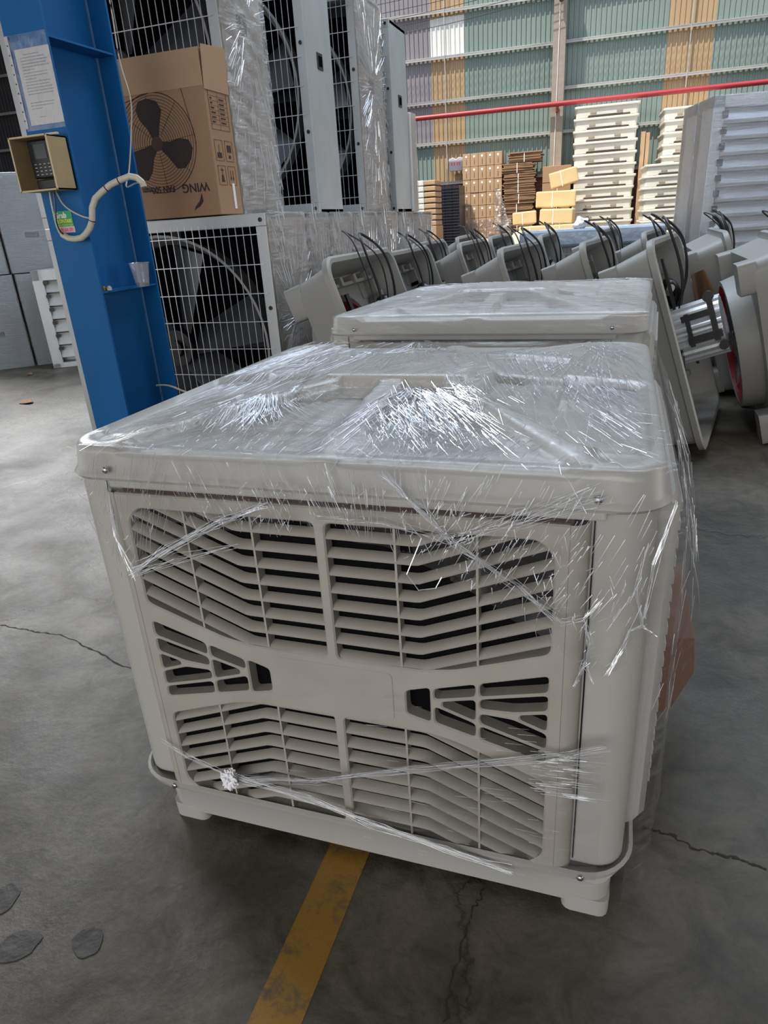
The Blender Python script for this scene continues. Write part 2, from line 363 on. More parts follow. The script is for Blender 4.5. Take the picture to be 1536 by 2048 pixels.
def plate(name, outer, holes, thick, matl, parent, bevel=0.004, tf=None):
    """flat plate with holes, outline in (x,z), from y=0 back to y=thick, front edges chamfered"""
    from mathutils.geometry import delaunay_2d_cdt
    O = [p[:2] for p in outer]; O = O if area2(O) > 0 else O[::-1]
    H = [[p[:2] for p in h] for h in holes]; H = [h if area2(h) > 0 else h[::-1] for h in H]
    bm = bmesh.new(); bevel = min(bevel, .0032)
    def fill(Of, Hf, y):
        V, E_ = [], []; loops = []
        for lp in [Of]+Hf:
            b0 = len(V); V += [Vector(p) for p in lp]; E_ += [(b0+k, b0+(k+1) % len(lp)) for k in range(len(lp))]; loops.append(range(b0, b0+len(lp)))
        v2, e2, f2_, ov, oe, of_ = delaunay_2d_cdt(V, E_, [], 0, 1e-7)
        bv = [bm.verts.new((v.x, y, v.y)) for v in v2]
        mp = {}
        for k, src in enumerate(ov):
            for q in src: mp[q] = bv[k]
        for t in f2_:
            c = (v2[t[0]]+v2[t[1]]+v2[t[2]])/3
            if inside(Of, c.x, c.y) and not any(inside(h, c.x, c.y) for h in Hf):
                try: bm.faces.new([bv[k] for k in t])
                except ValueError: pass
        return [[mp[q] for q in lp] for lp in loops]
    A = fill(grow(O, -bevel), [grow(h, bevel) for h in H], 0.0); B = fill(O, H, thick)
    for ia, ib, src in zip(A, B, [O]+H):
        mid = [bm.verts.new((p[0], bevel, p[1])) for p in src]; n = len(src)
        for k in range(n):
            for X_, Y_ in ((ia, mid), (mid, ib)):
                try: bm.faces.new([X_[k], X_[(k+1) % n], Y_[(k+1) % n], Y_[k]])
                except ValueError: pass
    bmesh.ops.delete(bm, geom=[v for v in bm.verts if not v.link_faces], context='VERTS')
    bmesh.ops.recalc_face_normals(bm, faces=bm.faces[:])
    me = bpy.data.meshes.new(name); bm.to_mesh(me); bm.free()
    if tf is not None: me.transform(tf)
    me.materials.append(matl); o = bpy.data.objects.new(name, me); link(o, parent); return o
def text(name, s, size, mw, matl, parent=None, ext=0.0006, align='LEFT', xs=1.0, bold=0.0):
    cu = bpy.data.curves.new(name, 'FONT'); cu.body = s; cu.size = size; cu.extrude = ext; cu.align_x = align; cu.offset = bold; cu.resolution_u = 3
    tmp = bpy.data.objects.new(name+'_t', cu); COL.objects.link(tmp)
    dg = bpy.context.evaluated_depsgraph_get(); me = bpy.data.meshes.new_from_object(tmp.evaluated_get(dg)); bpy.data.objects.remove(tmp)
    me.transform(Matrix.Diagonal((xs, 1, 1, 1))); me.transform(mw); me.materials.clear(); me.materials.append(matl)
    o = bpy.data.objects.new(name, me); link(o, parent); return o
FRONT = Matrix.Rotation(PI/2, 4, 'X')           # text lying in XZ, read from -Y
def nz3(x, y, z=0): return noise.noise(Vector((x, y, z)))
def sm(a, b, x):
    t = min(1, max(0, (x-a)/(b-a))); return t*t*(3-2*t)
def lerp_pts(P, x):
    if x <= P[0][0]: return P[0][1]
    for (a, b), (c, d) in zip(P, P[1:]):
        if x <= c: return b+(d-b)*(x-a)/(c-a)
    return P[-1][1]

# ================================================================== THE HALL
WA = -0.06169                                   # back wall: x*sin(WA)+y*cos(WA) = 13
WM = Matrix.Rotation(-WA, 4, 'Z')               # wall frame -> world
struct(MB().bx(-30, 14, -14, 16, -0.2, 0).build('floor', M['floor']))
struct(MB().bx(-0.105, -0.006, -4.0, 2.6, 0.0, 0.0012).build('trim_1', M['yellowline']))
def sheets(name, x0, x1, zt, cells, pitch=0.085, depth=0.018):
    """corrugated sheet wall in the wall frame at y=13"""
    mb = MB(); prof = []; x = x0
    while x < x1:
        for dx, dy in ((0, 0), (pitch*.62, 0), (pitch*.70, -depth), (pitch*.92, -depth)): prof.append((x+dx, 13+dy))
        x += pitch
    zs = [2.03, 2.73, 4.11, 4.74, zt]
    for (xa, ya), (xb, yb) in zip(prof, prof[1:]):
        for z0, z1 in zip(zs, zs[1:]):
            mb.mi = cells((xa+xb)/2, (z0+z1)/2)
            v = [mb.bm.verts.new(p) for p in ((xa, ya, z0), (xb, yb, z0), (xb, yb, z1), (xa, ya, z1))]; mb.face(v)
    mb.bm.transform(WM)
    return mb.build(name, [M['sgreen'], M['stan'], M['spurple'], M['swhite'], M['sshade']], fix=False)
def wcell(x, z):
    if x < -6.5: return 4  # left end painted dark, as out of the sun
    if x < -2.38: return 0 if z < 2.73 else 2
    if x < -1.74: return 3 if 4.11 < z < 4.74 else 1
    if x < 1.76: return 0
    if x < 2.48: return 1
    return 0
wb = sheets('wall_back', -19, 9, 7.6, wcell); struct(wb)
b = MB().bx(-19, 9, 13.0, 13.18, 0, 2.03); b.bm.transform(WM); struct(b.build('wall_back_lower', M['brick']))
for k, z in enumerate((2.03, 2.73, 3.42, 4.12, 4.82, 5.52, 6.2, 6.9)):
    b = MB().bx(-19, 9, 12.915, 12.98, z-0.004, z+0.004); b.bx(-19, 9, 12.915, 12.922, z-0.03, z+0.02); b.bm.transform(WM)
    struct(b.build('trim_%d' % (k+2), M['purlin']))
for k, xx in enumerate((-2.10, 2.10)):
    b = MB(); b.bx(xx-0.008, xx+0.008, 12.905, 12.92, 2.0, 7); b.bm.transform(WM); struct(b.build('trim_%d' % (k+10), M['purlin']))
p = MB().bx(-0.155, 0.06, 12.66, 12.97, 0, 7.6); p.bm.transform(WM)
tag(p.build('pillar', M['conc'], bevel=0.01), 'square concrete pillar standing against the back wall between green sheets', 'pillar')
b = MB(); b.cyl((-9, 12.55, 3.135), (6, 12.55, 3.125), 0.042, n=16)
for xx in (-0.05, -4, 4):
    b.box((xx, 12.6, 3.06), (0.02, 0.12, 0.09)); b.bx(xx-.02, xx+.02, 12.62, 12.68, 3.0, 3.14)
b.bm.transform(WM); tag(b.build('fire_pipe', M['redpipe'], smooth=True), 'long red pipe running level across the corrugated back wall', 'pipe')
b = MB(); b.tube([(-0.08, 12.655, 0), (-0.07, 12.65, 2.5), (-0.055, 12.65, 4.3), (-0.06, 12.65, 7)], 0.006, 5); b.bm.transform(WM)
tag(b.build('pillar_wire', M['label']), 'thin pale wire running up the front of the concrete pillar', 'wire')
# overhead cables + insulators
insul = MB()
for k in range(9):
    z = 4.62+k*0.10; insul.cyl((0, 0, z), (0, 0, z+0.035), 0.028, 0.045, 12); insul.cyl((0, 0, z+0.035), (0, 0, z+0.05), 0.045, 0.02, 12); insul.cyl((0, 0, z+.05), (0, 0, z+.1), 0.015, n=8)
insul.bm.transform(WM @ Matrix.Translation((-0.03, 12.56, 0)))
tag(insul.build('insulator_string', mat('insulator_brown', (0.09, 0.05, 0.04), 0.3), smooth=True), 'dark stacked insulators fixed to the top of the concrete pillar', 'insulator')
for k, zz in enumerate((4.42, 4.54, 4.66, 4.78, 4.92, 5.05)):
    pts = []
    for i in range(25):
        t = i/24; x = -4.2+4.17*t; pts.append((x, 12.5, zz+0.30*t+0.0-0.10*math.sin(PI*t)*0.6))
    for i in range(1, 17):
        t = i/16; pts.append((0.0+7*t, 12.5, zz+0.30-0.03*t-0.10*math.sin(PI*t)))
    b = MB(); b.tube(pts, 0.0045, 4); b.bm.transform(WM)
    tag(b.build('overhead_cable', M['black']), ('thin black overhead cable across the back wall, %s of six' % ('lowest', 'second from bottom', 'third from bottom', 'third from top', 'second from top', 'topmost')[k]), 'cable', 'overhead cables across the back wall')
# side walls, roof
def corr(name, p0, p1, z0, z1, m, pitch=0.2, depth=0.035):
    p0, p1 = Vector(p0), Vector(p1); d = (p1-p0); L = d.length; d.normalize(); nn = Vector((-d.y, d.x, 0)); mb = MB(); prof = []; s = 0
    while s < L:
        for ds, q in ((0, 0), (pitch*.5, 0), (pitch*.6, depth), (pitch*.9, depth)): prof.append(p0+d*(s+ds)+nn*q)
        s += pitch
    for a, c in zip(prof, prof[1:]):
        mb.face([mb.bm.verts.new((q.x, q.y, z)) for q, z in ((a, z0), (c, z0), (c, z1), (a, z1))])
    return struct(mb.build(name, m, fix=False))
corr('wall_left', (-13.2, 3.4, 0), (-13.2, 13.5, 0), 0, 7.6, M['sshade'])
corr('wall_right', (7.6, -9, 0), (7.6, 13.0, 0), 0, 7.6, M['spurple'])
roof = MB()
for x0, x1, y0, y1 in ((-26, 12, -9, 5.4), (-26, -6.6, 5.4, 14.5), (8.6, 12, 5.4, 14.5)): roof.bx(x0, x1, y0, y1, 7.5, 7.56)  # unseen roof; gap over the back shaped to let the sun in
struct(roof.build('ceiling', M['galv_dull']))
struct(MB().bx(-26, 12, -9.1, -9, 3.4, 7.5).build('wall_front', M['spurple']))

# ================================================================== COOLER
XC = -0.034; ZM = 0.493
def topb(g):   # lower border of the upper louvre opening, relative to the mid line
    return lerp_pts([(0, .073), (.19, .076), (.25, .087), (.426, .150)], abs(g))
def grille_outline():
    up = []
    up += [(-.426, .150), (-.33, .115), (-.25, .087), (-.19, .076), (-.011, .073), (-.011, .373), (-.40, .373), (-.426, .345)]
    def mx(P): return [(-x, z) for x, z in P][::-1]
    def mz(P): return [(x, -z) for x, z in P][::-1]
    H = [up, mx(up), mz(up), mx(mz(up))]
    def band(lo, hi, x0, x1, g=0.0032):
        xs = [x0+(x1-x0)*k/6 for k in range(7)]
        return [(x, lo(x)+g) for x in xs]+[(x, hi(x)-g) for x in xs[::-1]]
    T = lambda x: lerp_pts([(.15, .020), (.425, .106)], x)
    B = lambda x: lerp_pts([(.15, -.035), (.425, -.104)], x)
    A_ = lambda x: lerp_pts([(.20, .004), (.30, .030), (.425, .062)], x)
    D_ = lambda x: lerp_pts([(.20, -.001), (.30, -.034), (.425, -.070)], x)
    C_ = lambda x: lerp_pts([(.30, .001), (.355, .003), (.425, .020)], x)
    E_ = lambda x: lerp_pts([(.30, -.004), (.355, -.003), (.425, -.028)], x)
    cells = [band(B, T, .151, .200, 0.0), band(A_, T, .209, .290, .004), band(D_, A_, .225, .290, .004), band(B, D_, .209, .290, .004),
             band(A_, T, .299, .425, .004), band(C_, A_, .299, .425, .004), band(E_, C_, .375, .425, .004), band(D_, E_, .299, .425, .004), band(B, D_, .299, .425, .004)]
    cells = [round_poly([c[0], c[3], c[6], c[7], c[10], c[13]], .009, 3) for c in cells]
    cm = [[(-x, z) for x, z in c][::-1] for c in cells]
    Hr = [round_poly(h, .014, 4) for h in H]
    return Hr+cells+cm
def make_grille(parent, name, tf, matl=None, logo=True):
    outer = round_poly([(-.452, -.385), (.452, -.385), (.452, .405), (-.452, .405)], .006, 3)
    g = plate(name, outer, grille_outline(), .036, matl or M['grille'], parent, .005)
    bm = bmesh.new(); bm.from_mesh(g.data); bm.to_mesh(g.data); bm.free()
    for s_ in (-1, 1):
        b = MB(); L = []
        for k in range(9):
            a = k/8*PI/2; L.append((s_*(.450+.032*math.sin(a)), .034*(1-math.cos(a))+.0005))
        b.grid(lambda u, v: (L[round(u*8)][0], L[round(u*8)][1], -.385+.79*v), 8, 1); b.build('side_return', matl or M['grille'], g, smooth=True, angle=180)
    # slats, fins
    for sgn in (1, -1):
        for k in range(-4, 12):
            zb = .076+k*.0385
            for s0, s1 in ((-.438, -.004), (.004, .438)):
                mb = MB()
                P = []
                for i in range(41):
                    x = s0+(s1-s0)*i/40; rise = .40*max(0, abs(x)-.185)**1.0
                    zc = zb+rise
                    P.append((x, zc))
                run = []
                def flush():
                    if len(run) > 2:
                        lo = []
                        for x, zc in run:
                            # slat section: thin blade leaning, front edge low, back edge high
                            lo.append([(x, .005, zc-.006), (x, .003, zc-.002), (x, .010, zc+.0045), (x, .026, zc+.0070), (x, .027, zc+.0045), (x, .010, zc-.002)])
                        mb.loft(lo, capA=True, capB=True)
                for x, zc in P:
                    z0_, z1_ = topb(x)-.016, .390
                    if z0_ <= zc <= z1_: run.append((x, zc))
                    else: flush(); run.clear()
                flush()
                if len(mb.bm.verts) == 0: mb.bm.free(); continue
                if sgn < 0:
                    # lower half: the fan pattern is mirrored, but every blade still sheds outward
                    for v in mb.bm.verts:
                        pass
                    bmesh.ops.transform(mb.bm, matrix=Matrix.Identity(4), verts=mb.bm.verts[:])
                    vs = mb.bm.verts[:]
                    # mirror each blade's path only
                    for i in range(0, len(vs), 6):
                        grp = vs[i:i+6]; base = grp[0].co.z
                        nb = -base-.010
                        for v in grp: v.co.z = nb+(v.co.z-base)
                s_ = mb.build('slat', M['slat'], g, smooth=True, angle=60)
    for x in (-.295, -.145, .145, .295):
        for sg in (1, -1):
            mb = MB(); z0 = topb(x)-.004; z1 = .376
            a, b_ = (z0, z1) if sg > 0 else (-z1, -z0)
            mb.bx(x-.0022, x+.0022, .004, .034, a, b_); mb.build('fin', M['grille'], g)
    if logo:
        # shallow raised badge field
        o_ = round_poly([(-.125, -.055), (.125, -.055), (.125, .058), (-.125, .058)], .012, 4)
        plate('badge_panel', o_, [], .004, M['grille'], g, .0012, Matrix.Translation((0, -.0015, 0)))
    g.matrix_local = tf
    return g

def cap_h(x, y):
    ax, ay = abs(x), abs(y); u, v = ax/.56, ay/.576; m = max(u, v)
    rise = lambda a: sm(0, 1, a)
    # sunken front and rear panels with one step, raised side decks, centre plateau, middle ribs
    zp = .978+.006*(1-m)+.015*rise((.43-ay)/.014)*(1 if x < -.02 else rise((.30-ay)/.012))
    zs = .9985+.050*(1-m)**.9
    side = ax-.76*ay
    lowr = .026*(1-rise((y+.02)/.014)) + (.010*rise((.20-y)/.014) if y > -.02 else 0)
    step2 = .013*rise((y+.20)/.012)*rise((ax-.36)/.012)
    inner = rise((side-.045)/.014)*rise((ax-.20)/.02)*rise((.54-ax)/.012)*(1-rise((ay-.46)/.02)*rise((ax-.38)/.02))
    deck = zs-(lowr-min(lowr, step2))*inner
    z = zp+(deck-zp)*min(1, max(0, (side+.016)/.026))
    z = max(z, .985+.060*min(1, max(0, (.190-ax)/.022))*min(1, max(0, (.165-ay)/.024)))
    zr = .990+.058*(1-v); z = z+(max(zr, z)-z)*min(1, max(0, (.040-ax)/.014))
    if ax > .42 and ay > .46: z = z+(.9985-z)*rise((ax-.42)/.03)*rise((ay-.46)/.03)
    r = math.hypot(ax-.482, ay-.50); z -= .007*rise((.042-r)/.006)
    return z
def make_cooler():
    C_ = thing('evaporative_cooler', 'large pale grey air cooler in crinkled clear film, nearest the camera, louvred grille facing forward', 'air cooler')
    # base tray
    N = 64; cx = -.02
    mb = MB()
    mb.loft([rr(.528, .566, .04, N, .030, 0), rr(.532, .570, .04, N, .098, 0), rr(.596, .574, .11, N, .104, cx-.01), rr(.602, .578, .11, N, .120, cx-.01), rr(.594, .570, .10, N, .124, cx-.01), rr(.588, .564, .10, N, .112, cx-.01), rr(.50, .52, .05, N, .10, cx)], capA=True, capB=True)
    for sx_ in (-1, 1):
        for sy_ in (-1, 1):
            f = rr(.048, .06, .02, 24)
            X, Y = sx_*(.530-.048), sy_*(.566-.06)
            mb.loft([[(X+a, Y+b_, 0) for a, b_ in f], [(X+a*1.02, Y+b_*1.02, .045) for a, b_ in f]], capA=True, capB=True)
    mb.build('base_tray', M['plastic'], C_, smooth=True, angle=35)
    # body shell with corner posts
    mb = MB(); N = 96
    def body(z, s=1.0): return [(x, y if y > 0 else y*.988, z_) for x, y, z_ in rr(.583*s, .548*s, .06, N, z, cx-.012)]
    mb.loft([body(.118), body(.12), body(.90), body(.945)], capA=True, capB=True)
    mb.build('body', M['plastic'], C_, smooth=True)
    # black box painting the shaded inside behind the front grille, and wet pads
    mb = MB().bx(cx-.46, cx+.465, -.5426, -.45, .11, .90); mb.build('grille_void_shade', M['dark'], C_)
    mb = MB().bx(cx-.445, cx+.44, -.562, -.50, .880, .9125); mb.build('cooling_pad', M['pad'], C_)
    mb = MB().bx(cx-.47, cx+.49, -.572, -.50, .9085, .938); mb.build('pad_rail', M['plastic'], C_, bevel=.004)
    # grilles on the four sides
    T0 = Matrix.Translation((XC, -.572, ZM))
    make_grille(C_, 'front_grille', T0)
    # narrow groove line right and left of the panel
    for s_ in (-1, 1): MB().bx(XC+s_*.486-.0012, XC+s_*.486+.0012, -.5455, -.54, .13, .935).build('seam', M['dark'], C_)
    for s_ in (-1, 1):
        sd_ = MB()
        lp = lambda y, x_: [(x_, y, .19), (x_, y, .90)]
        X = cx-.012+s_*.583
        sec = [(-.46, 0.0), (-.455, .026), (-.44, .037), (-.41, .041), (.41, .041), (.44, .037), (.455, .026), (.46, 0)]
        loops = []
        for z, k in ((.165, .0), (.172, .6), (.19, 1), (.895, 1), (.912, .7), (.915, 0)): loops.append([(X+s_*(o_*k), y, z) for y, o_ in sec])
        sd_.loft(loops)
        for k in range(18):
            z = .215+k*.038
            sd_.box((X+s_*.044, 0, z), (.01, .74, .018))
        sd_.build('side_panel', M['plastic'], C_, smooth=True, angle=35)
    # cap
    N = 400; mb = MB(); ez = 0
    lipz = lambda x, y: .9985-.0175*sm(.445, .43, abs(x))*(1 if abs(y) > .5 else 0)+.009*sm(.040, .034, abs(x))*(1 if abs(y) > .5 else 0)
    L = [rr(.535, .55, .06, N, .925), rr(.566, .580, .08, N, .927), rr(.571, .585, .08, N, .934), rr(.567, .581, .08, N, .942), rr(.563, .577, .075, N, .946), [(x, y, lipz(x, y)-.008) for x, y in rr(.558, .572, .075, N)], [(x, y, lipz(x, y)-.002) for x, y in rr(.553, .567, .075, N)], [(x, y, lipz(x, y)) for x, y in rr(.547, .561, .072, N)]]
    K = 84
    base = rr(.547, .561, .072, N)
    base = [(x, y) for x, y in base]
    for i in range(1, K+1):
        t = (1-i/K)**1.0; t = max(t, .004)
        L.append([(x*t, y*t, cap_h(x*t, y*t)) for x, y in base])
    mb.loft(L, capA=True, capB=True); mb.bm.transform(Matrix.Translation((-.017, 0, 0)) @ Matrix.Diagonal((1.025, 1, 1, 1))); mb.build('cap', M['plastic'], C_, smooth=True, angle=50)
    for X, Y, Z in ((.455, -.588, .952), (-.475, -.588, .952), (.47, -.578, .115), (-.50, -.578, .115)):
        mb = MB(); mb.sphere((X, Y, Z), .0075, 2, (1, .6, 1)); mb.build('screw', M['screw'], C_, smooth=True)
    return C_
cooler = make_cooler()

# ---- stretch film on the first cooler
HANG = [(-.56, .05), (-.53, .09), (-.50, .17), (-.47, .28), (-.45, .285), (-.42, .27), (-.36, .20), (-.2, .155), (0, .14), (.12, .16), (.22, .20), (.32, .26), (.40, .315), (.445, .35), (.50, .35), (.56, .30)]
def film_z(x, y):
    u, v = min(1, abs(x)/.565), min(1, abs(y)/.585); m = max(u, v)
    tent = .984+.050*(1-m)**.8
    tent += .026*math.exp(-((x+.42)**2+(y-.50)**2)/.012)+.024*math.exp(-((x+.11)**2/.02+(y-.47)**2/.006))+.018*math.exp(-((x-.43)**2/.02+(y-.5)**2/.01))
    cz = cap_h(x, y) if (abs(x) < .545 and abs(y) < .561) else .9985
    a = math.atan2(y-.1, x+.05)
    wr = .0009*math.sin(a*70+6*nz3(x*5, y*5))+.0014*nz3(x*9, y*22)
    k = sm(1.0, .93, m)
    return max(cz+.002, tent+wr*k)
def film_pt(x, s):
    """s: -1 rear edge .. 0 front edge .. >0 down the front"""
    if s <= 0:
        y = .588-1.176*(1+s); yy = y+9.0*max(0, abs(x)-.50)**2*sm(-.15, 0, s)
        return Vector((1.025*x-.017, yy, film_z(x, max(-.585, yy))))
    Lh = lerp_pts(HANG, x)*(1+.06*nz3(x*14, 3.3)); d = s*Lh
    ax = abs(x); y = -.590-.004*sm(0, .12, d)+9.0*max(0, ax-.50)**2
    return Vector((1.025*x-.017, y+.003*nz3(x*30, d*9)-.003, .999-d))
fm = MB()
NX, NT, NH = 120, 90, 46
V = []
for j in range(NT+NH+1):
    s = -1+j/NT if j <= NT else (j-NT)/NH
    V.append([fm.bm.verts.new(film_pt(-.53+1.10*i/NX, s)) for i in range(NX+1)])
for j in range(NT+NH):
    for i in range(NX):
        x = -.53+1.10*(i+.5)/NX; s = -1+(j+.5)/NT if j < NT else (j+.5-NT)/NH
        if s <= 0 and -.53+1.1*i/NX < -.40-.0 and s > -.13-(x+.40)*1.1*-1: 
            if x < -.46-.6*(s+.08): continue
        if s > .8 and nz3(x*16, s*4, 5) > .28: continue
        fm.face([V[j][i], V[j][i+1], V[j+1][i+1], V[j+1][i]])
film = fm.build('stretch_film', M['film_top'], cooler, smooth=True, fix=False, angle=180)

def ribbon(mb, p, d, n, L, w):
    """a crease: thin triangular ridge"""
    d = d.normalized(); a = d.cross(n).normalized(); n = n.normalized()
    q = [p-a*w, p+n*w*1.2, p+a*w]; e = [p+d*L-a*w*.4, p+d*L+n*w*.6, p+d*L+a*w*.4]
    v = [mb.bm.verts.new(t) for t in q+e]
    mb.face([v[0], v[1], v[4], v[3]]); mb.face([v[1], v[2], v[5], v[4]])
def surf(x, s): return film_pt(x, s)
tm = MB(); rnd = random.Random(3)
def crease(x, s, ang, L, w, lift=.0015):
    """crease starting at film coordinates, heading at angle (deg, 0=+x, 90=toward the viewer/down)"""
    ns = max(1, int(L/.040)); p = surf(x, s)
    for k in range(ns):
        l = L/ns; dx = math.cos(R(ang))*l; ds_m = math.sin(R(ang))*l
        sc = 1.176 if s <= 0 else max(.05, lerp_pts(HANG, x))
        x2, s2 = x+dx, s+ds_m/sc
        if s2 > 1.05 or x2 < -.52 or x2 > .565: return
        if s < 0 < s2: s2 = s2*1.176/max(.05, lerp_pts(HANG, x))
        q = surf(x2, s2)
        n = Vector((0, 0, 1)) if s2 <= 0 else Vector((0, -1, 0))
        if (q-p).length > 1e-5: ribbon(tm, p+n*lift, q-p, n, (q-p).length, w)
        x, s, p = x2, s2, q
def Sy(y): return (.588-y)/1.176-1
def cluster(cx, cy, rx, ry, n, a0, spread, L0, L1, w=.0007, fan=0):
    for _ in range(n):
        u, v = rnd.gauss(0, 1), rnd.gauss(0, 1); x, y = cx+u*rx*.6, cy+v*ry*.6
        if abs(x) > .52 or abs(y) > .575: continue
        crease(x, Sy(y), a0+rnd.gauss(0, spread)+fan*u, rnd.uniform(L0, L1), w*rnd.uniform(.5, 1.3))
cluster(-.26, -.30, .11, .09, 260, 70, 6, .02, .10, .0008, -22)
cluster(-.24, -.22, .07, .02, 60, 100, 25, .02, .05, .0012)
cluster(-.20, -.45, .16, .08, 300, 140, 25, .01, .04, .0006)
cluster(.12, -.33, .10, .13, 420, 62, 8, .02, .07, .0009)
cluster(.20, -.46, .12, .08, 320, 118, 10, .01, .04, .0006)
cluster(.13, -.20, .08, .05, 120, 58, 6, .03, .08, .0010)
cluster(-.08, .33, .10, .12, 220, 60, 35, .01, .06, .0010)
cluster(.30, .02, .16, .30, 170, 74, 5, .05, .20, .0007)
cluster(.46, -.10, .07, .35, 280, 68, 8, .03, .12, .0008)
cluster(.47, .35, .08, .10, 110, 60, 20, .02, .08, .0008)
cluster(-.46, -.05, .06, .40, 260, 112, 6, .04, .14, .0008)
cluster(-.35, .25, .12, .25, 200, 100, 10, .04, .14, .0006)
cluster(.0, -.50, .5, .07, 360, 90, 25, .008, .03, .0006)
def fanlines(ax_, ay_, a0, a1, n, r0, r1, L0, L1, w=.0006):
    for _ in range(n):
        a = rnd.uniform(a0, a1); r_ = rnd.uniform(r0, r1); x, y = ax_+r_*math.cos(R(a)), ay_+r_*math.sin(R(a))
        if abs(x) > .53 or abs(y) > .575: continue
        crease(x, Sy(y), -a, rnd.uniform(L0, L1), w*rnd.uniform(.5, 1.4))
fanlines(-.40, .50, -175, -75, 300, .05, .55, .05, .20)
fanlines(-.10, .47, -140, -50, 260, .03, .50, .04, .16)
fanlines(.43, .52, -150, -70, 260, .05, .80, .05, .22)
fanlines(-.26, -.20, -130, -60, 120, .0, .16, .04, .13, .0012)
fanlines(.06, -.10, -110, -40, 260, .05, .40, .03, .12, .0009)
fanlines(-.30, -.24, -175, -130, 120, .05, .3, .05, .15, .0007)
for _ in range(560):   # whitish ridges painting glints on the front lip and hanging skirt
    x = rnd.uniform(-.5, .55); hl = lerp_pts(HANG, x); s = rnd.uniform(0.02, .75)
    a = 88+rnd.gauss(0, 4)+(24 if x < -.3 else 0)+(-18 if -.3 <= x < .05 else 0)+(25 if x > .2 else 0)
    crease(x, s, a, rnd.uniform(.01, .06), rnd.uniform(.0003, .0008))
for _ in range(300):
    x = rnd.choice([rnd.gauss(-.43, .05), rnd.gauss(-.12, .06), rnd.gauss(.45, .07), rnd.gauss(.25, .08)])
    if not -.5 < x < .54: continue
    crease(x, rnd.uniform(.3, .98), rnd.uniform(60, 150), rnd.uniform(.006, .03), rnd.uniform(.0005, .0011))
# diagonal gathered creases on the lower skirt
def rope(P, n, r, spread, parent_mb, seed=0, r2=None):
    rn = random.Random(seed); P = [Vector(p) for p in P]
    for k in range(n):
        off = [Vector((rn.gauss(0, 1), rn.gauss(0, .35), rn.gauss(0, 1)))*spread for _ in P]
        pts = []
        for i in range(len(P)-1):
            for t in range(6):
                f = t/6; q = P[i].lerp(P[i+1], f)+off[i].lerp(off[i+1], f); q.z += .0035*nz3(q.x*25, k*.7, seed); q.x += .002*nz3(q.z*30, k*.9, seed); pts.append(q)
        pts.append(P[-1]+off[-1])
        rk = r*.62; parent_mb.tube(pts, [rk*max(.12, rn.uniform(.0, 1.5)) for _ in pts], 4, caps=False)
FYf = -.590
rope([(-.47, FYf, .725), (-.36, FYf-.004, .79), (-.24, FYf, .855), (-.13, FYf+.01, .90)], 16, .0009, .006, tm, 1)
rope([(-.46, FYf, .72), (-.34, FYf-.004, .77), (-.20, FYf, .815)], 8, .0008, .006, tm, 2)
rope([(-.50, -.56, .93), (-.495, -.585, .80), (-.465, FYf, .72)], 10, .0008, .006, tm, 3)
rope([(.10, -.60, .985), (.18, FYf, .90), (.23, FYf-.003, .855), (.33, FYf-.003, .79), (.405, FYf, .725)], 14, .0007, .006, tm, 4)
rope([(.46, -.60, .97), (.34, FYf, .915), (.22, FYf, .86)], 18, .0006, .012, tm, 5)
rope([(.22, FYf, .86), (.10, FYf, .885), (-.03, FYf, .885)], 8, .0006, .005, tm, 6)
rope([(.405, FYf, .725), (.445, -.60, .745), (.47, -.585, .775)], 8, .0008, .004, tm, 7)
for sd_, P in enumerate([[(.445, -.575, .73), (.457, -.58, .68), (.452, -.575, .64), (.468, -.58, .60)], [(.452, -.575, .64), (.44, -.575, .60), (.435, -.575, .585)],
                         [(.535, -.545, .86), (.525, -.55, .78), (.54, -.545, .71), (.565, -.53, .68)], [(.545, -.545, .71), (.52, -.55, .70), (.51, -.55, .66), (.49, -.56, .61)],
                         [(.575, -.50, .92), (.55, -.53, .82), (.54, -.54, .72)]]):
    rope(P, 8, .0009, .0022, tm, 20+sd_)
# loose loop of film
tm.tube([(.13, FYf, .905), (.17, FYf-.004, .865), (.145, FYf-.02, .80), (.165, FYf-.02, .77), (.195, FYf-.015, .775), (.205, FYf-.01, .795)], .0011, 5)
# knots, ball and the lower strands
K0 = Vector((-.317, -.592, .205))
rope([(-.50, -.58, .255), (-.42, FYf, .235), tuple(K0)], 10, .0006, .006, tm, 30)
rope([tuple(K0+Vector((.02, 0, -.005))), (-.10, FYf, .245), (.12, FYf, .33), (.38, FYf, .42), (.50, -.58, .46)], 16, .0008, .006, tm, 31)
rope([tuple(K0+Vector((.02, 0, -.005))), (-.12, FYf, .185), (.03, FYf, .15), (.20, FYf, .125), (.33, FYf, .10)], 22, .0009, .006, tm, 32)
for _ in range(90):
    t = rnd.random(); z = rnd.uniform(.33, .44)
    ribbon(tm, Vector((rnd.uniform(.36, .46), -.589, z)), Vector((1, .0, .09)), Vector((0, -1, 0)), rnd.uniform(.01, .06), rnd.uniform(.0004, .0009))
for _ in range(60):
    z = rnd.uniform(.09, .5); x = rnd.uniform(-.2, .45)
    ribbon(tm, Vector((x, -.589, z)), Vector((1, 0, -.03 if z < .25 else .1)), Vector((0, -1, 0)), rnd.uniform(.01, .05), rnd.uniform(.0003, .0007))
tm.build('crease_glints', M['thread'], film, fix=False)['kind'] = 'stuff'
kb = MB(); kb.sphere(K0+Vector((0, -.008, 0)), .019, 4, (.9, .6, 1.1))
for v in kb.bm.verts:
    d = v.co-(K0+Vector((0, -.008, 0))); v.co += d*(.45*nz3(v.co.x*160, v.co.y*160, v.co.z*160)+.5*rnd.random()**3)
kb.build('film_knot', M['cotton'], film)
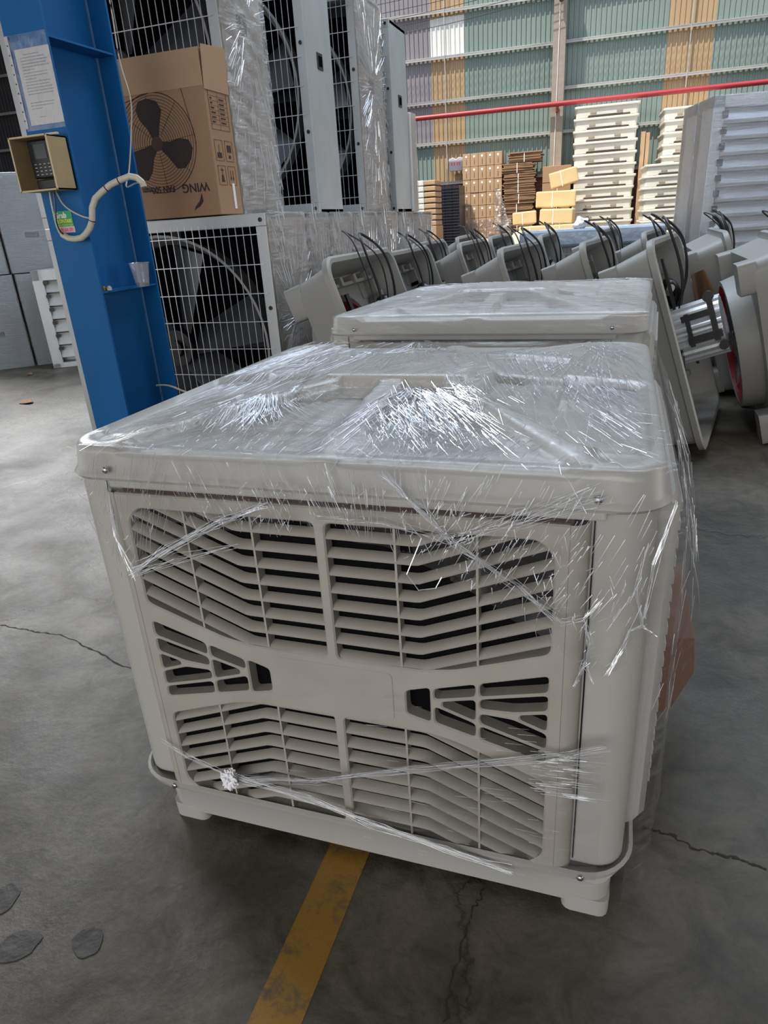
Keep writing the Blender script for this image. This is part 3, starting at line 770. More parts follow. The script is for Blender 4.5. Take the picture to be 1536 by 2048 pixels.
# lower veil of film stretched between knot and right post
vb = MB()
def veil(u, v):
    x = -.30+u*.80; lo = .205-.10*u; hi = .21+.25*u
    return (x, -.588-.004*nz3(x*9, v*9)+4*max(0, x-.45)**2, lo+(hi-lo)*v)
vb.grid(veil, 40, 16); vb.build('film_veil', M['film_side'], film, smooth=True, fix=False)
# right side drape with the bulge over the carton
sb = MB()
def side(u, v):
    y = -.575+1.15*u; b_ = sm(-.45, -.05, y)
    P0 = [(.0, .574, .998), (.07, .590+.012*b_, .93), (.14, .605+.03*b_, .86), (.62, .605+.10*b_, .435), (.72, .607+.105*b_, .32), (1.0, .60+.0*b_, .05)]
    x = lerp_pts([(a, q) for a, q, _ in P0], v); z = lerp_pts([(a, q) for a, _, q in P0], v)
    k = sm(-.50, -.575, y); x -= .05*k*(1 if v > .05 else .3)
    return (x+.004*nz3(y*12, z*12)+.006*math.sin(y*60+z*12)*.4*b_, y+.01*nz3(z*6, 2), z)
sb.grid(side, 60, 60); sb.build('side_film', M['film_side'], film, smooth=True, fix=False)
sc_ = MB()
for _ in range(110):
    u, v = rnd.uniform(.02, .95), rnd.uniform(.02, .55); p, q = Vector(side(u, v)), Vector(side(u-.03*rnd.random(), min(1, v+rnd.uniform(.02, .09))))
    ribbon(sc_, p+Vector((.002, 0, 0)), q-p, Vector((1, 0, .1)), (q-p).length, rnd.uniform(.0004, .0008))
sc_.build('side_crease_glints', M['thread'], film, fix=False)['kind'] = 'stuff'
# the carton wrapped against the side
cb = MB(); cb.prism([(.599, -.10, .40), (.690, -.10, .415), (.700, -.10, .32), (.655, -.10, .19), (.599, -.10, .17)], (0, .38, 0))
tag(cb.build('cardboard_box', mat('carton_dark', (.17, .075, .04), .7), bevel=.003), 'narrow brown cardboard carton wrapped against the right side of the nearest air cooler', 'box')

# ---- the second cooler: shares the meshes, own film
c2 = None
_film = film
CHm = {}
for o in bpy.data.objects:
    if o.parent: CHm.setdefault(o.parent.name, []).append(o)
def copy_except(root, skip):
    def rec(o, par):
        c = o.copy(); COL.objects.link(c)
        if par is not None: c.parent = par
        for ch in CHm.get(o.name, []):
            if ch in skip: continue
            rec(ch, c)
        return c
    return rec(root, None)
c2 = copy_except(cooler, [film])
c2.location = (0.0, 1.56, .035); c2.rotation_euler = (0, 0, R(-2.5)); c2['label'] = 'second pale grey air cooler in film, right behind the nearest one, only its top clear'
c2['group'] = cooler['group'] = 'film wrapped air coolers standing one behind the other'
c2.scale = (1.045, 1.07, 1.0)
f2 = MB()
def f2p(u, v):
    x = -.56+1.125*u; s = -1+1.22*v
    if s <= 0:
        y = .585-1.17*(1+s); m = max(abs(x)/.57, abs(y)/.585); z = max(cap_h(max(-.544, min(.544, x)), max(-.56, min(.56, y)))+.003, 1.003+.045*(1-min(1, m))**.8)
        return (x, y, z+.0015*nz3(x*6, y*60))
    return (x, -.588, .999-s*.45)
f2.grid(f2p, 100, 110); f2o = f2.build('stretch_film', M['film_top2'], c2, smooth=True, fix=False, angle=180)
def f2s(u, v):
    y = -.585+1.17*u; return (.572+.03*sm(0, .3, v)+.012*v+.004*nz3(y*12, v*9), y, 1.0-.75*v)
g2 = MB(); g2.grid(f2s, 40, 30); g2.build('side_film', M['film_side'], f2o, smooth=True, fix=False)
t2 = MB()
for _ in range(900):
    cx_, sx_, y0, y1 = rnd.choice([(-.35, .16, -.5, .45), (-.1, .25, -.3, .3), (.1, .35, -.55, .3), (.45, .08, -.5, .5)])
    x = rnd.gauss(cx_, sx_); y = rnd.uniform(y0, y1)
    if abs(x) > .53 or abs(y) > .56: continue
    L_ = rnd.uniform(.01, .09); v = (1-(y+.585)/1.17)/1.22; u = (x+.56)/1.125
    p, q = Vector(f2p(u, v)), Vector(f2p(min(1, u+L_/1.125), v+rnd.gauss(0, .004)))
    if (q-p).length < .2: ribbon(t2, p+Vector((0, 0, .0015)), q-p, Vector((0, 0, 1)), (q-p).length, rnd.uniform(.0006, .0014))
t2.build('crease_glints', M['thread'], f2o, fix=False)['kind'] = 'stuff'

# ================================================================== BLUE COLUMN
colm = thing('steel_column', 'blue painted steel H-column left of the nearest air cooler', 'column', (-1.925, 1.3, 0))
X0, X1, Y0, Y1 = -.107, .107, -.2, .235
mb = MB().bx(X0, X1, Y0, Y0+.012, 0, 7.5); mb.bx(X0, X1, Y1-.012, Y1, 0, 7.5); mb.bx(-.005, .005, Y0+.012, Y1-.012, 0, 7.5)
mb.build('column_section', M['blue'], colm)
for z in (1.155, 2.16, 3.4):
    mb = MB().bx(.005, X1-.004, Y0+.012, Y1-.012, z-.008, z); mb.build('stiffener_plate', M['blue'] if z > 2 else M['galv_dull'] if False else M['blue'], colm)
mb = MB(); mb.tube([(.009, Y1-.016, z*.25+.02*0) for z in range(0, 29)], .006, 5); mb.build('weld_bead', M['weld'], colm)
mb = MB().bx(-.11, .11, -.205, .24, 0, .018); mb.build('base_plate', M['blue'], colm)
# notice in a clear sleeve
nx0, nx1, nz0, nz1, ny = -2.012, -1.812, 1.835, 2.145, 1.0955
sl = thing('paper_notice', 'white typed notice in a clear punched plastic sleeve on the blue column', 'notice', (nx0, ny, nz0))
MB().bx(.022, .198, -.003, -.001, .01, .285).build('sheet', M['white'], sl)
tb = MB(); rn = random.Random(5); z = .262
for ln in range(22):
    if ln in (14, 15, 19, 20): z -= .0105; continue
    x = .045+(.02 if ln == 0 else 0); end = .185-(.08 if ln in (5, 8, 18) else rn.random()*.02)-(.03 if ln == 0 else 0)
    if ln == 21: x, end = .08, .11
    while x < end:
        wd = rn.uniform(.004, .013); tb.bx(x, min(x+wd, end), -.0038, -.003, z, z+.0032); x += wd+.0025
    z -= .0108
tb.build('typed_text', mat('grey_ink', (.22, .22, .25), .8), sl)
def slv(u, v): return (u*.205-.002, -.006-.004*abs(nz3(u*5, v*7)), -.01+v*.345)
MB().grid(slv, 16, 24).build('sleeve', M['sleeve'], sl, smooth=True, fix=False)
hb = MB()
hb.bx(-.012, .004, -.0055, -.004, .0, .335)
hb.build('punched_strip', M['white'], sl)
hb = MB()
for k in range(9): hb.cyl((-.004, -.0062, .03+k*.034), (-.004, -.0056, .03+k*.034), .0035, n=8)
hb.build('punch_hole', M['black'], sl)
# time clock in an open board housing
tcx, tcz = -2.02, 1.585
cl = thing('housing_box', 'yellow board housing open at the front, fixed to the blue column', 'box', (tcx, 1.09, tcz))
hw, hh, hd = .198, .205, .115
b = MB(); b.bx(0, .005, -hd, 0, 0, hh); b.bx(hw-.005, hw, -hd, 0, 0, hh); b.bx(0, hw, -hd, 0, hh-.005, hh); b.bx(0, hw, -hd, 0, 0, .005); b.bx(0, hw, -.004, 0, 0, hh)
b.build('housing_panels', M['ply'], cl)
b = MB(); b.bx(-.002, .005, -hd-.002, -hd+.001, -.002, hh+.002); b.bx(hw-.005, hw+.002, -hd-.002, -hd+.001, -.002, hh+.002); b.bx(0, hw, -hd-.002, -hd+.001, hh-.003, hh+.002); b.bx(0, hw, -hd-.002, -hd+.001, -.002, .003)
b.build('front_edge', M['pedge'], cl)
b = MB(); b.bx(.06, .205, -.06, -.045, hh+.004, hh+.012); tag(b.build('top_batten', M['ivory'], cl), 'pale strip lying on the top')
dv = thing('time_clock', 'black time clock with screen and keypad inside the yellow housing', 'time clock', (tcx+.030, 1.05, tcz+.0085))
dv.scale = (1.08, 1.0, 1.12)
b = MB(); b.bx(0, .115, -.012, .02, .038, .17); b.build('device_body', M['black'], dv, bevel=.006)
MB().bx(.018, .088, -.0135, -.011, .105, .155).build('screen', M['screen'], dv)
MB().bx(.010, .105, -.016, .02, .0, .034).build('dock', M['black'], dv, bevel=.004)
for r_ in range(4):
    for c_ in range(4):
        MB().bx(.018+c_*.022, .028+c_*.022, -.0132, -.012, .050+r_*.012, .0525+r_*.012).build('key', M['key'], dv)
b = MB(); pr = [(.118, .128), (.121, .09), (.116, .07), (.117, .045), (.128, .035), (.143, .035), (.143, .128)]
b.prism([(x, -.03, z) for x, z in pr], (0, .04, 0)); tag(b.build('side_cover', M['ivory'], dv, bevel=.004), 'ivory curved cover beside the keypad')
# sticker
st = thing('advert_sticker', 'small green and pink taxi advert sticker on the blue column', 'sticker', (-1.992, 1.0985, 1.416))
MB().bx(0, .104, -.0012, 0, .026, .090).build('backing', M['green'], st)
MB().bx(.012, .106, -.0012, 0, .0, .026).build('pink_band', M['white'], st)
text('printed_word', 'Grab', .032, Matrix.Translation((.008, -.0014, .062)) @ FRONT, M['label'], st, bold=.0012)
text('printed_word', 'XE ÔM-TAXI', .021, Matrix.Translation((.004, -.0014, .041)) @ FRONT, M['yellow_txt'], st, xs=.78, bold=.0008)
text('printed_word', 'NHANH GỌN-AN TOÀN', .010, Matrix.Translation((.006, -.0014, .029)) @ FRONT, M['yellow_txt'], st, xs=.85)
text('printed_word', '0907 636 339', .018, Matrix.Translation((.014, -.0014, .006)) @ FRONT, M['pink_txt'], st, xs=.80, bold=.0008)
# conduit hose
hp = [(-1.943, 1.075, 1.408), (-1.90, 1.06, 1.392), (-1.857, 1.05, 1.387), (-1.815, 1.045, 1.39), (-1.784, 1.04, 1.404), (-1.758, 1.04, 1.425), (-1.736, 1.04, 1.455), (-1.722, 1.04, 1.505), (-1.70, 1.045, 1.54), (-1.66, 1.05, 1.565), (-1.62, 1.06, 1.588), (-1.58, 1.07, 1.602), (-1.53, 1.08, 1.614), (-1.50, 1.085, 1.607), (-1.48, 1.09, 1.588), (-1.475, 1.09, 1.568)]
sm_pts = []
for i in range(len(hp)-1):
    for t in range(10): sm_pts.append(Vector(hp[i]).lerp(Vector(hp[i+1]), t/10))
b = MB(); b.tube(sm_pts, [.0125+.0009*(i % 2) for i in range(len(sm_pts))], 12)
hz = thing('conduit_hose', 'ivory ribbed conduit hose curling around the blue column', 'hose', (-1.943, 1.075, 1.408))
ho = b.build('hose', M['ivory'], hz, smooth=True); ho.matrix_local = Matrix.Translation((1.943, -1.075, -1.408))
tz = MB()
for i in (95, 60, 110):
    c = sm_pts[i]; d = (sm_pts[i+1]-sm_pts[i-1]).normalized(); tz.tube([c-d*.002, c+d*.002], .0145, 10)
t_ = tz.build('cable_tie', M['black'], hz); t_.matrix_local = Matrix.Translation((1.943, -1.075, -1.408))
def cable(name, pts, r, m, label, n=6):
    P = [Vector(p) for p in pts]; out = []
    for i in range(len(P)-1):
        p0, p1, p2, p3 = P[max(i-1, 0)], P[i], P[i+1], P[min(i+2, len(P)-1)]
        for t in range(8):
            t /= 8; out.append(0.5*((2*p1)+(-p0+p2)*t+(2*p0-5*p1+4*p2-p3)*t*t+(-p0+3*p1-3*p2+p3)*t**3))
    out.append(P[-1]); b = MB(); b.tube(out, r, n); o = b.build(name, m, smooth=True)
    if label: tag(o, label, 'cable')
    return o
cable('white_cable', [(-1.955, 1.07, 1.59), (-1.96, 1.07, 1.53), (-1.96, 1.07, 1.47), (-1.955, 1.072, 1.42), (-1.94, 1.075, 1.405)], .004, M['ivory'], 'white cable dropping from the yellow housing straight to the hose mouth')
cable('black_cable', [(-1.925, 1.06, 1.60), (-1.93, 1.06, 1.54), (-1.945, 1.06, 1.47), (-1.945, 1.065, 1.43), (-1.92, 1.06, 1.405)], .0035, M['black'], 'thin black cable hanging from the time clock to the hose mouth')
cable('white_cable', [(-1.925, 1.075, 1.585), (-1.90, 1.07, 1.535), (-1.85, 1.06, 1.50), (-1.79, 1.05, 1.475), (-1.745, 1.045, 1.465)], .003, M['ivory'], 'thin white cable sagging from the yellow housing right to the hose')
cable('white_cable', [(-1.80, 1.50, 3.2), (-1.80, 1.512, 2.6), (-1.785, 1.515, 2.35), (-1.79, 1.515, 2.13), (-1.765, 1.51, 1.97), (-1.79, 1.50, 1.83), (-1.80, 1.45, 1.68), (-1.76, 1.35, 1.60), (-1.6, 1.2, 1.595), (-1.50, 1.1, 1.59)], .0035, M['ivory'], 'thin white cable running down the right edge of the blue column')
cable('white_cable', [(-1.99, 1.48, .012), (-2.0, 1.47, .45), (-1.956, 1.49, .60), (-1.884, 1.50, .627), (-1.80, 1.52, .60), (-1.70, 1.58, .50), (-1.66, 1.62, .2), (-1.66, 1.63, .01)], .0055, M['ivory'], 'white cable arching low behind the foot of the blue column')
# cup, nuts
cup = MB()
cup.loft([[(r_*math.cos(2*PI*k/28), r_*math.sin(2*PI*k/28), z) for k in range(28)] for r_, z in ((.001, .003), (.030, .003), (.031, .0), (.046, .105), (.049, .107), (.048, .110), (.045, .107), (.030, .006))])
co = cup.build('plastic_cup', M['cup'], smooth=True, fix=True); co.location = (-1.765, 1.34, 1.1555)
tag(co, 'clear plastic drinking cup on the small shelf of the blue column', 'cup')
dr = MB(); dr.cyl((0, 0, .004), (0, 0, .016), .029, .031, 20); dro = dr.build('dregs', M['black'], co)
for k, (x, y, lab) in enumerate(((-1.868, 1.14, 'small brass fitting at the left end of the column shelf'), (-1.848, 1.155, 'small brass fitting in the middle of the pair on the column shelf'), (-1.825, 1.165, 'small pale fitting nearest the cup on the column shelf'))):
    b = MB(); b.cyl((0, 0, 0), (0, 0, .014), .013, n=6); b.cyl((0, 0, .014), (0, 0, .020), .008, n=12); o = b.build('brass_fitting', M['brass'] if k < 2 else M['ivory'], bevel=.001)
    o.location = (x, y, 1.1555); tag(o, lab, 'fitting', 'fittings on the column shelf')

# ================================================================== EXHAUST FANS (guard fans)
def make_guard_fan(W=1.5, D=.44, H=1.46, wrap=True, upper=False):
    """origin: right front bottom corner; front faces -Y, right side faces +X"""
    t = thing('exhaust_fan', 'x', 'exhaust fan')
    b = MB(); e = .012
    b.bx(-W, 0, .03, D, 0, .03); b.bx(-W, 0, .03, D, H-.03, H); b.bx(-W, -W+.03, .03, D, 0, H); b.bx(-.03, 0, .03, D, 0, H)
    b.bx(-W, 0, D-.01, D, 0, H); b.build('housing', M['galv'], t, bevel=.004)
    b = MB(); f = .065
    b.bx(-W, 0, 0, .03, 0, f); b.bx(-W, 0, 0, .03, H-f, H); b.bx(-W, -W+f, 0, .03, f, H-f); b.bx(-f, 0, 0, .03, f, H-f); b.build('front_frame', M['galv'], t, bevel=.003)
    b = MB(); x = -W+f
    while x < -f: b.bx(x-.0018, x+.0018, -.002, .002, f-.02, H-f+.02); x += .046
    z = f+.05
    while z < H-f: b.bx(-W+f-.02, -f+.03, -.006, -.002, z-.0022, z+.0022); z += .155
    b.build('wire_guard', M['wire'], t)
    b = MB(); N = 48
    L = []
    for r_, y in ((.64, .04), (.60, .12), (.60, .22), (.615, .22), (.655, .04)): L.append([(-W/2+r_*math.cos(2*PI*k/N), y, H/2+r_*math.sin(2*PI*k/N)) for k in range(N)])
    b.loft(L, closed=True); b.build('shroud_ring', M['galv_dull'], t, smooth=True)
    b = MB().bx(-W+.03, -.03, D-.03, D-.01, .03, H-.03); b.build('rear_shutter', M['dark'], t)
    for k in range(6):
        a = 2*PI*k/6+.3; b = MB(); P = []
        for i in range(9):
            rr_ = .10+.48*i/8; wd = .10+.06*i/8; tw = .7-.3*i/8
            ca, sa = math.cos(a), math.sin(a); tx, tz = -sa, ca
            P.append([(-W/2+ca*rr_+tx*wd*s_*math.cos(tw), .15+s_*wd*math.sin(tw)+o_, H/2+sa*rr_+tz*wd*s_*math.cos(tw)) for s_, o_ in ((-1, 0), (0, -.02), (1, 0), (1, .004), (0, -.016), (-1, .004))])
        b.loft(P, capA=True, capB=True); b.build('fan_blade', M['blade'], t, smooth=True)
    b = MB(); b.cyl((-W/2, .06, H/2), (-W/2, .22, H/2), .11, n=24); b.cyl((-W/2, .03, H/2), (-W/2, .06, H/2), .05, n=16); b.build('fan_hub', M['black'], t, smooth=True)
    b = MB()
    b.bx(-W+.2, -.2, .24, .27, H/2-.03, H/2+.03); b.bx(-W/2-.03, -W/2+.03, .24, .27, .03, H-.03); b.box((-W/2+.3, .3, .3), (.2, .18, .2)); b.build('motor_bracket', M['black'], t)
    b = MB(); b.bx(-.002, .006, D*.5-.045, D*.5+.045, H*.58, H*.58+.095); b.build('handle_rim', M['black'], t, bevel=.012, seg=3)
    b = MB(); b.bx(.0055, .0075, D*.5-.028, D*.5+.028, H*.58+.018, H*.58+.077); b.build('handle_recess_shade', M['dark'], t)  # dark slab painting the shade of the handle hollow
    for z in (f*.5, H*.33, H*.66, H-f*.5):
        b = MB(); b.cyl((-f*.5, -.004, z), (-f*.5, .001, z), .012, n=10); b.build('bolt', M['black'], t)
    if wrap:
        b = MB()
        def wf(u, v):
            y = -.012+(D+.02)*u; z = -.005+(H+.01)*v
            return (.012+.012*abs(nz3(y*6, z*5, W))+.004*math.sin(z*70+y*20), y, z)
        b.grid(wf, 16, 60); wfo = b.build('wrap_film', M['film_wrap'], t, smooth=True, fix=False)
        b = MB(); rn = random.Random(int(D*100)); cy_, cz_ = D*.5, H*.58+.05
        for _ in range(420):
            a = rn.uniform(0, 2*PI); r0 = rn.uniform(.08, .75); y, z = cy_+r0*math.cos(a), cz_+r0*math.sin(a)
            if not (.0 < y < D and .03 < z < H-.03): continue
            L_ = rn.uniform(.03, .16); aa = a+rn.gauss(0, .12); ribbon(b, Vector((.030, y, z)), Vector((0, math.cos(aa), math.sin(aa))), Vector((1, 0, 0)), min(L_, max(.01, (D-y)/max(.05, math.cos(aa)) if math.cos(aa) > 0 else y/max(.05, -math.cos(aa)))), rn.uniform(.0012, .0030))
        b.build('crease_glints', M['thread'], wfo, fix=False)['kind'] = 'stuff'
    return t
def fan_copy(src, loc, label, group, H=None, D=None, rz=0):
    c = dup(src, loc, rz, label, group)
    s = [1, 1, 1]
    if D: s[1] = D/.44
    if H: s[2] = H/1.46
    c.scale = s; return c
KL, KU = 1.85, 2.15
XL, XU = CAM.x-KL*.835, CAM.x-KU*.782
XL = CAM.x-1.85; XU = CAM.x-2.15
XL = CAM.x - KL; XU = CAM.x - KU
# viewing angles of the corners fix how the row runs back from the camera
def yy(k, azd): return CAM.y + k/math.tan(R(azd))
gA = 'exhaust fans of the lower row on the left'; gB = 'exhaust fans standing on the lower row'
fanW = make_guard_fan(wrap=True); fanP = make_guard_fan(wrap=False)
low = [(27.3, 24.5), (24.35, 22.6), (22.5, 20.75), (20.6, 18.8), (18.7, 17.2), (17.1, 15.96), (15.9, 14.45)]
lab = ['film wrapped steel exhaust fan of the lower row, wire guard facing the air coolers', 'film wrapped exhaust fan in the lower row, second from the blue column', 'film wrapped exhaust fan in the lower row, third from the blue column',
       'film wrapped exhaust fan in the lower row, fourth from the blue column', 'film wrapped exhaust fan in the lower row, fifth from the blue column', 'film wrapped exhaust fan in the lower row, last but one', 'film wrapped exhaust fan at the far end of the lower row']
for k, (a, b_) in enumerate(low):
    kk = KL if k == 0 else 1.95 if k < 5 else KU
    y0, y1 = yy(kk, a), yy(kk, b_)
    if k == 0: fanW.location = (XL, y0, 0); fanW['label'] = lab[0]; fanW['group'] = gA; fanW.scale = (1, (y1-y0)/.44, 1.0)
    else: fan_copy(fanW, (CAM.x-kk, y0, 0), lab[k], gA, 1.46, y1-y0-.012)
up = [(28.85, 26.0, 1), (23.07, 21.24, 0), (19.46, 17.7, 1), (17.07, 15.95, 0)]
lab = ['film wrapped exhaust fan standing upright right behind the printed carton', 'bare galvanised exhaust fan on the lower row with a black handle, between two wrapped ones', 'film wrapped exhaust fan on the lower row, beside the tall plain silver one', 'tall plain silver exhaust fan on top at the far right end of the row']
for k, (a, b_, wr) in enumerate(up):
    y0, y1 = yy(KU, a), yy(KU, b_)
    if k == 1: fanP.location = (XU, y0, 1.465); fanP['label'] = lab[1]; fanP['group'] = gB; fanP.scale = (1, (y1-y0)/.44, 1.62/1.46)
    else: fan_copy(fanW if wr else fanP, (XU, y0, 1.465), lab[k], gB, 1.62 if k != 3 else 1.60, y1-y0)
y5 = yy(KU, 15.9)
b = MB().bx(-.9, 0, 0, .18, 0, .92)
o = thing('wrapped_panel', 'short pale wrapped panel at the end of the upper fan row', 'panel', (XU+.02, y5, 1.465))  # last unit of the row, built as a plain wrapped panel
b.build('panel_core', M['swhite'], o, bevel=.01); b = MB()
b.grid(lambda u, v: (.006+.006*abs(nz3(u*3, v*9)), .18*u, .92*v), 6, 24); b.build('wrap_film', M['film_wrap'], o, smooth=True, fix=False)

# ---- printed carton on the lower row
ck = thing('fan_carton', 'brown cardboard carton printed with a fan picture, upside down, on the exhaust fans', 'carton', (-1.66, 2.0, 1.468))
BW, BD, BH = .62, .25, .79
MB().bx(-BW, 0, 0, BD, 0, BH-.005).build('carton_body', M['card'], ck, bevel=.004)
b = MB(); b.box((-BW/2-.0, -.0015, BH-.09), (BW, .003, .17)); b.build('top_flap_front', M['card2'], ck)
b = MB(); b.prism([(.001, 0, BH-.19), (.001, BD, BH-.19), (.014, BD-.01, BH+.025), (.014, .0, BH+.005)], (.004, 0, 0)); b.build('top_flap_side', M['card2'], ck)
MB().bx(.001, .0022, .16, .185, .03, .16).build('packing_tape', M['label'], ck)
pr = MB(); px_, pz_ = -.336, .375
for k in range(14):
    r_ = .05+.0148*k+.0; pr_pts = [(px_+r_*math.cos(2*PI*i/56), -.0012, pz_+r_*math.sin(2*PI*i/56)) for i in range(57)]
    pr.tube(pr_pts, .0011 if k < 13 else .002, 4)
for k in range(8):
    a = 2*PI*k/8+.1; pr.tube([(px_+.05*math.cos(a), -.0012, pz_+.05*math.sin(a)), (px_+.245*math.cos(a), -.0012, pz_+.245*math.sin(a))], .0009, 4)
pr.build('printed_guard', M['ink'], ck)
for k in range(3):
    a = PI/2+.1+2*PI*k/3; P = []
    for u, v in ((.02, .02), (.07, .035), (.13, .075), (.18, .085), (.215, .055), (.218, .0), (.195, -.055), (.15, -.075), (.08, -.04), (.03, -.02)):
        P.append((px_+u*math.cos(a)-v*math.sin(a), -.0018, pz_+u*math.sin(a)+v*math.cos(a)))
    MB().prism(P, (0, .0012, 0)).build('printed_blade', M['ink'], ck)
b = MB(); b.cyl((px_, -.0024, pz_), (px_, -.001, pz_), .036, n=24); b.build('printed_hub', mat('ink_brown', (.07, .04, .03), .8), ck)
text('printed_word', 'WING', .062, Matrix.Translation((-.05, -.0016, .165)) @ FRONT @ Matrix.Rotation(PI, 4, 'Z'), M['ink'], ck, bold=.001)
text('printed_word', 'FAN 500mm', .048, Matrix.Translation((-.27, -.0016, .165)) @ FRONT @ Matrix.Rotation(PI, 4, 'Z'), M['ink'], ck, xs=.85, bold=.001)
b = MB(); b.prism([(-.165, -.0018, .03), (-.155, -.0018, .05), (-.125, -.0018, .075), (-.105, -.0018, .115), (-.10, -.0018, .075), (-.125, -.0018, .05), (-.145, -.0018, .042)], (0, .001, 0)); b.build('printed_feather', M['ink'], ck)
arm = MB(); arm.tube([(px_-.24, -.0014, pz_+.18), (px_-.22, -.0014, pz_+.20), (px_+.05, -.0014, pz_+.25), (px_+.15, -.0014, pz_+.255), (px_+.17, -.0014, pz_+.30), (px_+.19, -.0014, pz_+.29), (px_+.235, -.0014, pz_+.05), (px_+.245, -.0014, pz_-.02)], .0016, 4)
arm.build('printed_bracket', M['ink'], ck)
sp = MB()
def frame_side(y0, y1, z0, z1, t=.0014):
    for a in ((y0, z0, y1, z0), (y0, z1, y1, z1), (y0, z0, y0, z1), (y1, z0, y1, z1)): sp.tube([(.0012, a[0], a[1]), (.0012, a[2], a[3])], t*.6, 4)
frame_side(.03, .11, .27, .37); frame_side(.135, .215, .27, .37); frame_side(.03, .11, .15, .245); frame_side(.135, .215, .15, .245); frame_side(.03, .215, .42, .60)
for k in range(7): sp.tube([(.0012, .03, .445+k*.022), (.0012, .215, .445+k*.022)], .0006, 4)
sp.tube([(.0012, .12, .42), (.0012, .12, .60)], .0006, 4)
for k in range(6):
    sp.bx(.0008, .0018, .045, .045+.045*(.7+.3*math.sin(k)), .452+k*.022, .459+k*.022); sp.bx(.0008, .0018, .135, .185, .452+k*.022, .459+k*.022)
sp.bx(.0008, .0018, .03, .215, .628, .632); sp.bx(.0008, .0018, .03, .215, .615, .618)
sp.build('printed_table', M['ink'], ck)
sy = MB()
sy.prism([(.0018, .045, .285), (.0018, .07, .27+.012), (.0018, .095, .285), (.0018, .09, .31), (.0018, .05, .31)], (-.001, 0, 0)); sy.tube([(.0012, .07, .31), (.0012, .07, .345), (.0012, .078, .35)], .0015, 4)
sy.bx(.0008, .0018, .155, .198, .315, .35); sy.bx(.0008, .0018, .165, .188, .285, .30)
sy.prism([(.0018, .055, .165), (.0018, .088, .165), (.0018, .08, .20), (.0018, .063, .20)], (-.001, 0, 0)); sy.tube([(.0012, .0715, .20), (.0012, .0715, .235)], .0015, 4); sy.bx(.0008, .0018, .055, .088, .222, .226)
for y in (.16, .185): sy.tube([(.0012, y, .19), (.0012, y, .225)], .0015, 4); sy.prism([(.0018, y-.008, .19), (.0018, y+.008, .19), (.0018, y, .172)], (-.001, 0, 0))
sy.build('printed_symbols', M['ink'], ck)

# ================================================================== LEFT BACKGROUND STACKS
def make_crated_fan(Wd=.62, Dp=1.3, H=1.08):
    t = thing('boxed_fan', 'x', 'exhaust fan')
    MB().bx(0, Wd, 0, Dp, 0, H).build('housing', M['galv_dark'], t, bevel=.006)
    MB().bx(Wd*.5-.075, Wd*.5+.075, -.008, .002, H*.36, H*.36+.055).build('handle', M['black'], t, bevel=.015, seg=3)
    b = MB(); b.grid(lambda u, v: (-.01+(Wd+.02)*u, -.012-.015*abs(nz3(u*4, v*7)), H*v), 12, 24)
    b.grid(lambda u, v: (Wd+.012+.015*abs(nz3(u*4, v*7, 4)), -.012+Dp*u, H*v), 14, 24)
    b.build('wrap_film', M['film_clear'], t, smooth=True, fix=False)
    return t
cf = make_crated_fan()
ang = R(43)
ux, uy = Vector((math.cos(ang), math.sin(ang), 0)), Vector((-math.sin(ang), math.cos(ang), 0))
org = Vector((-6.40, 5.10, 0)); gL = 'film wrapped boxed fans stacked at the far left'
pos = []
n = 0
names = {(-1, 0): 'wrapped boxed fan at the left picture edge, bottom layer', (-1, 1): 'wrapped boxed fan at the left picture edge, upper layer', (0, 0): 'wrapped boxed fan in the bottom layer, dark one beside the louvre fan',
         (0, 1): 'wrapped boxed fan in the upper layer, second from the left picture edge', (1, 1): 'dark glossy wrapped boxed fan in the upper layer, just left of the blue column'}
for (i, k), lb in names.items():
    p = org+ux*(.66*i+(.0 if k == 0 else -.02))+uy*(.02*k)+Vector((0, 0, 1.09*k))
    if n == 0: cf.location = p; cf.rotation_euler = (0, 0, ang); cf['label'] = lb; cf['group'] = gL
    else: dup(cf, p, ang, lb, gL)
    n += 1
dup(cf, org+ux*.66+uy*.25, ang, 'wrapped boxed fan in the bottom layer, behind the small louvre fan', gL)
# blue bag on top
b = MB(); b.sphere((0, 0, .10), .26, 3, (1, .7, .45))
for v in b.bm.verts: v.co += v.co.normalized()*.05*nz3(v.co.x*8, v.co.y*8, v.co.z*8)
b.tube([(-.02, 0, .2), (-.08, 0, .30), (0, 0, .34), (.05, 0, .28), (.02, 0, .2)], .018, 6)
o = b.build('plastic_bag', M['bluebag'], smooth=True); o.location = org+ux*-.12+uy*.4+Vector((0, 0, 2.19)); tag(o, 'crumpled blue plastic bag on top of the far left boxed fans', 'bag')
# louvre fan
lv = thing('louvre_fan', 'small silver louvre fan standing on the floor left of the blue column', 'louvre fan', (-5.96, 4.89, 0), R(38))
W_, H_ = 1.1, 1.12
b = MB(); b.bx(0, W_, 0, .35, 0, .06); b.bx(0, W_, 0, .35, H_-.12, H_); b.bx(0, .12, 0, .35, 0, H_); b.bx(W_-.12, W_, 0, .35, 0, H_); b.bx(0, W_, .2, .35, 0, H_); b.build('frame', M['galv'], lv, bevel=.006)
for k in range(6):
    z = .12+k*.15; b = MB(); b.prism([(.12, .02, z), (.12, .06, z+.13), (.12, .075, z+.13), (.12, .035, z)], (W_-.24, 0, 0)); b.build('louvre_blade', M['galv'], lv)
    MB().bx(.11, .16, -.01, .03, z+.09, z+.125).build('pivot_block', M['black'], lv)
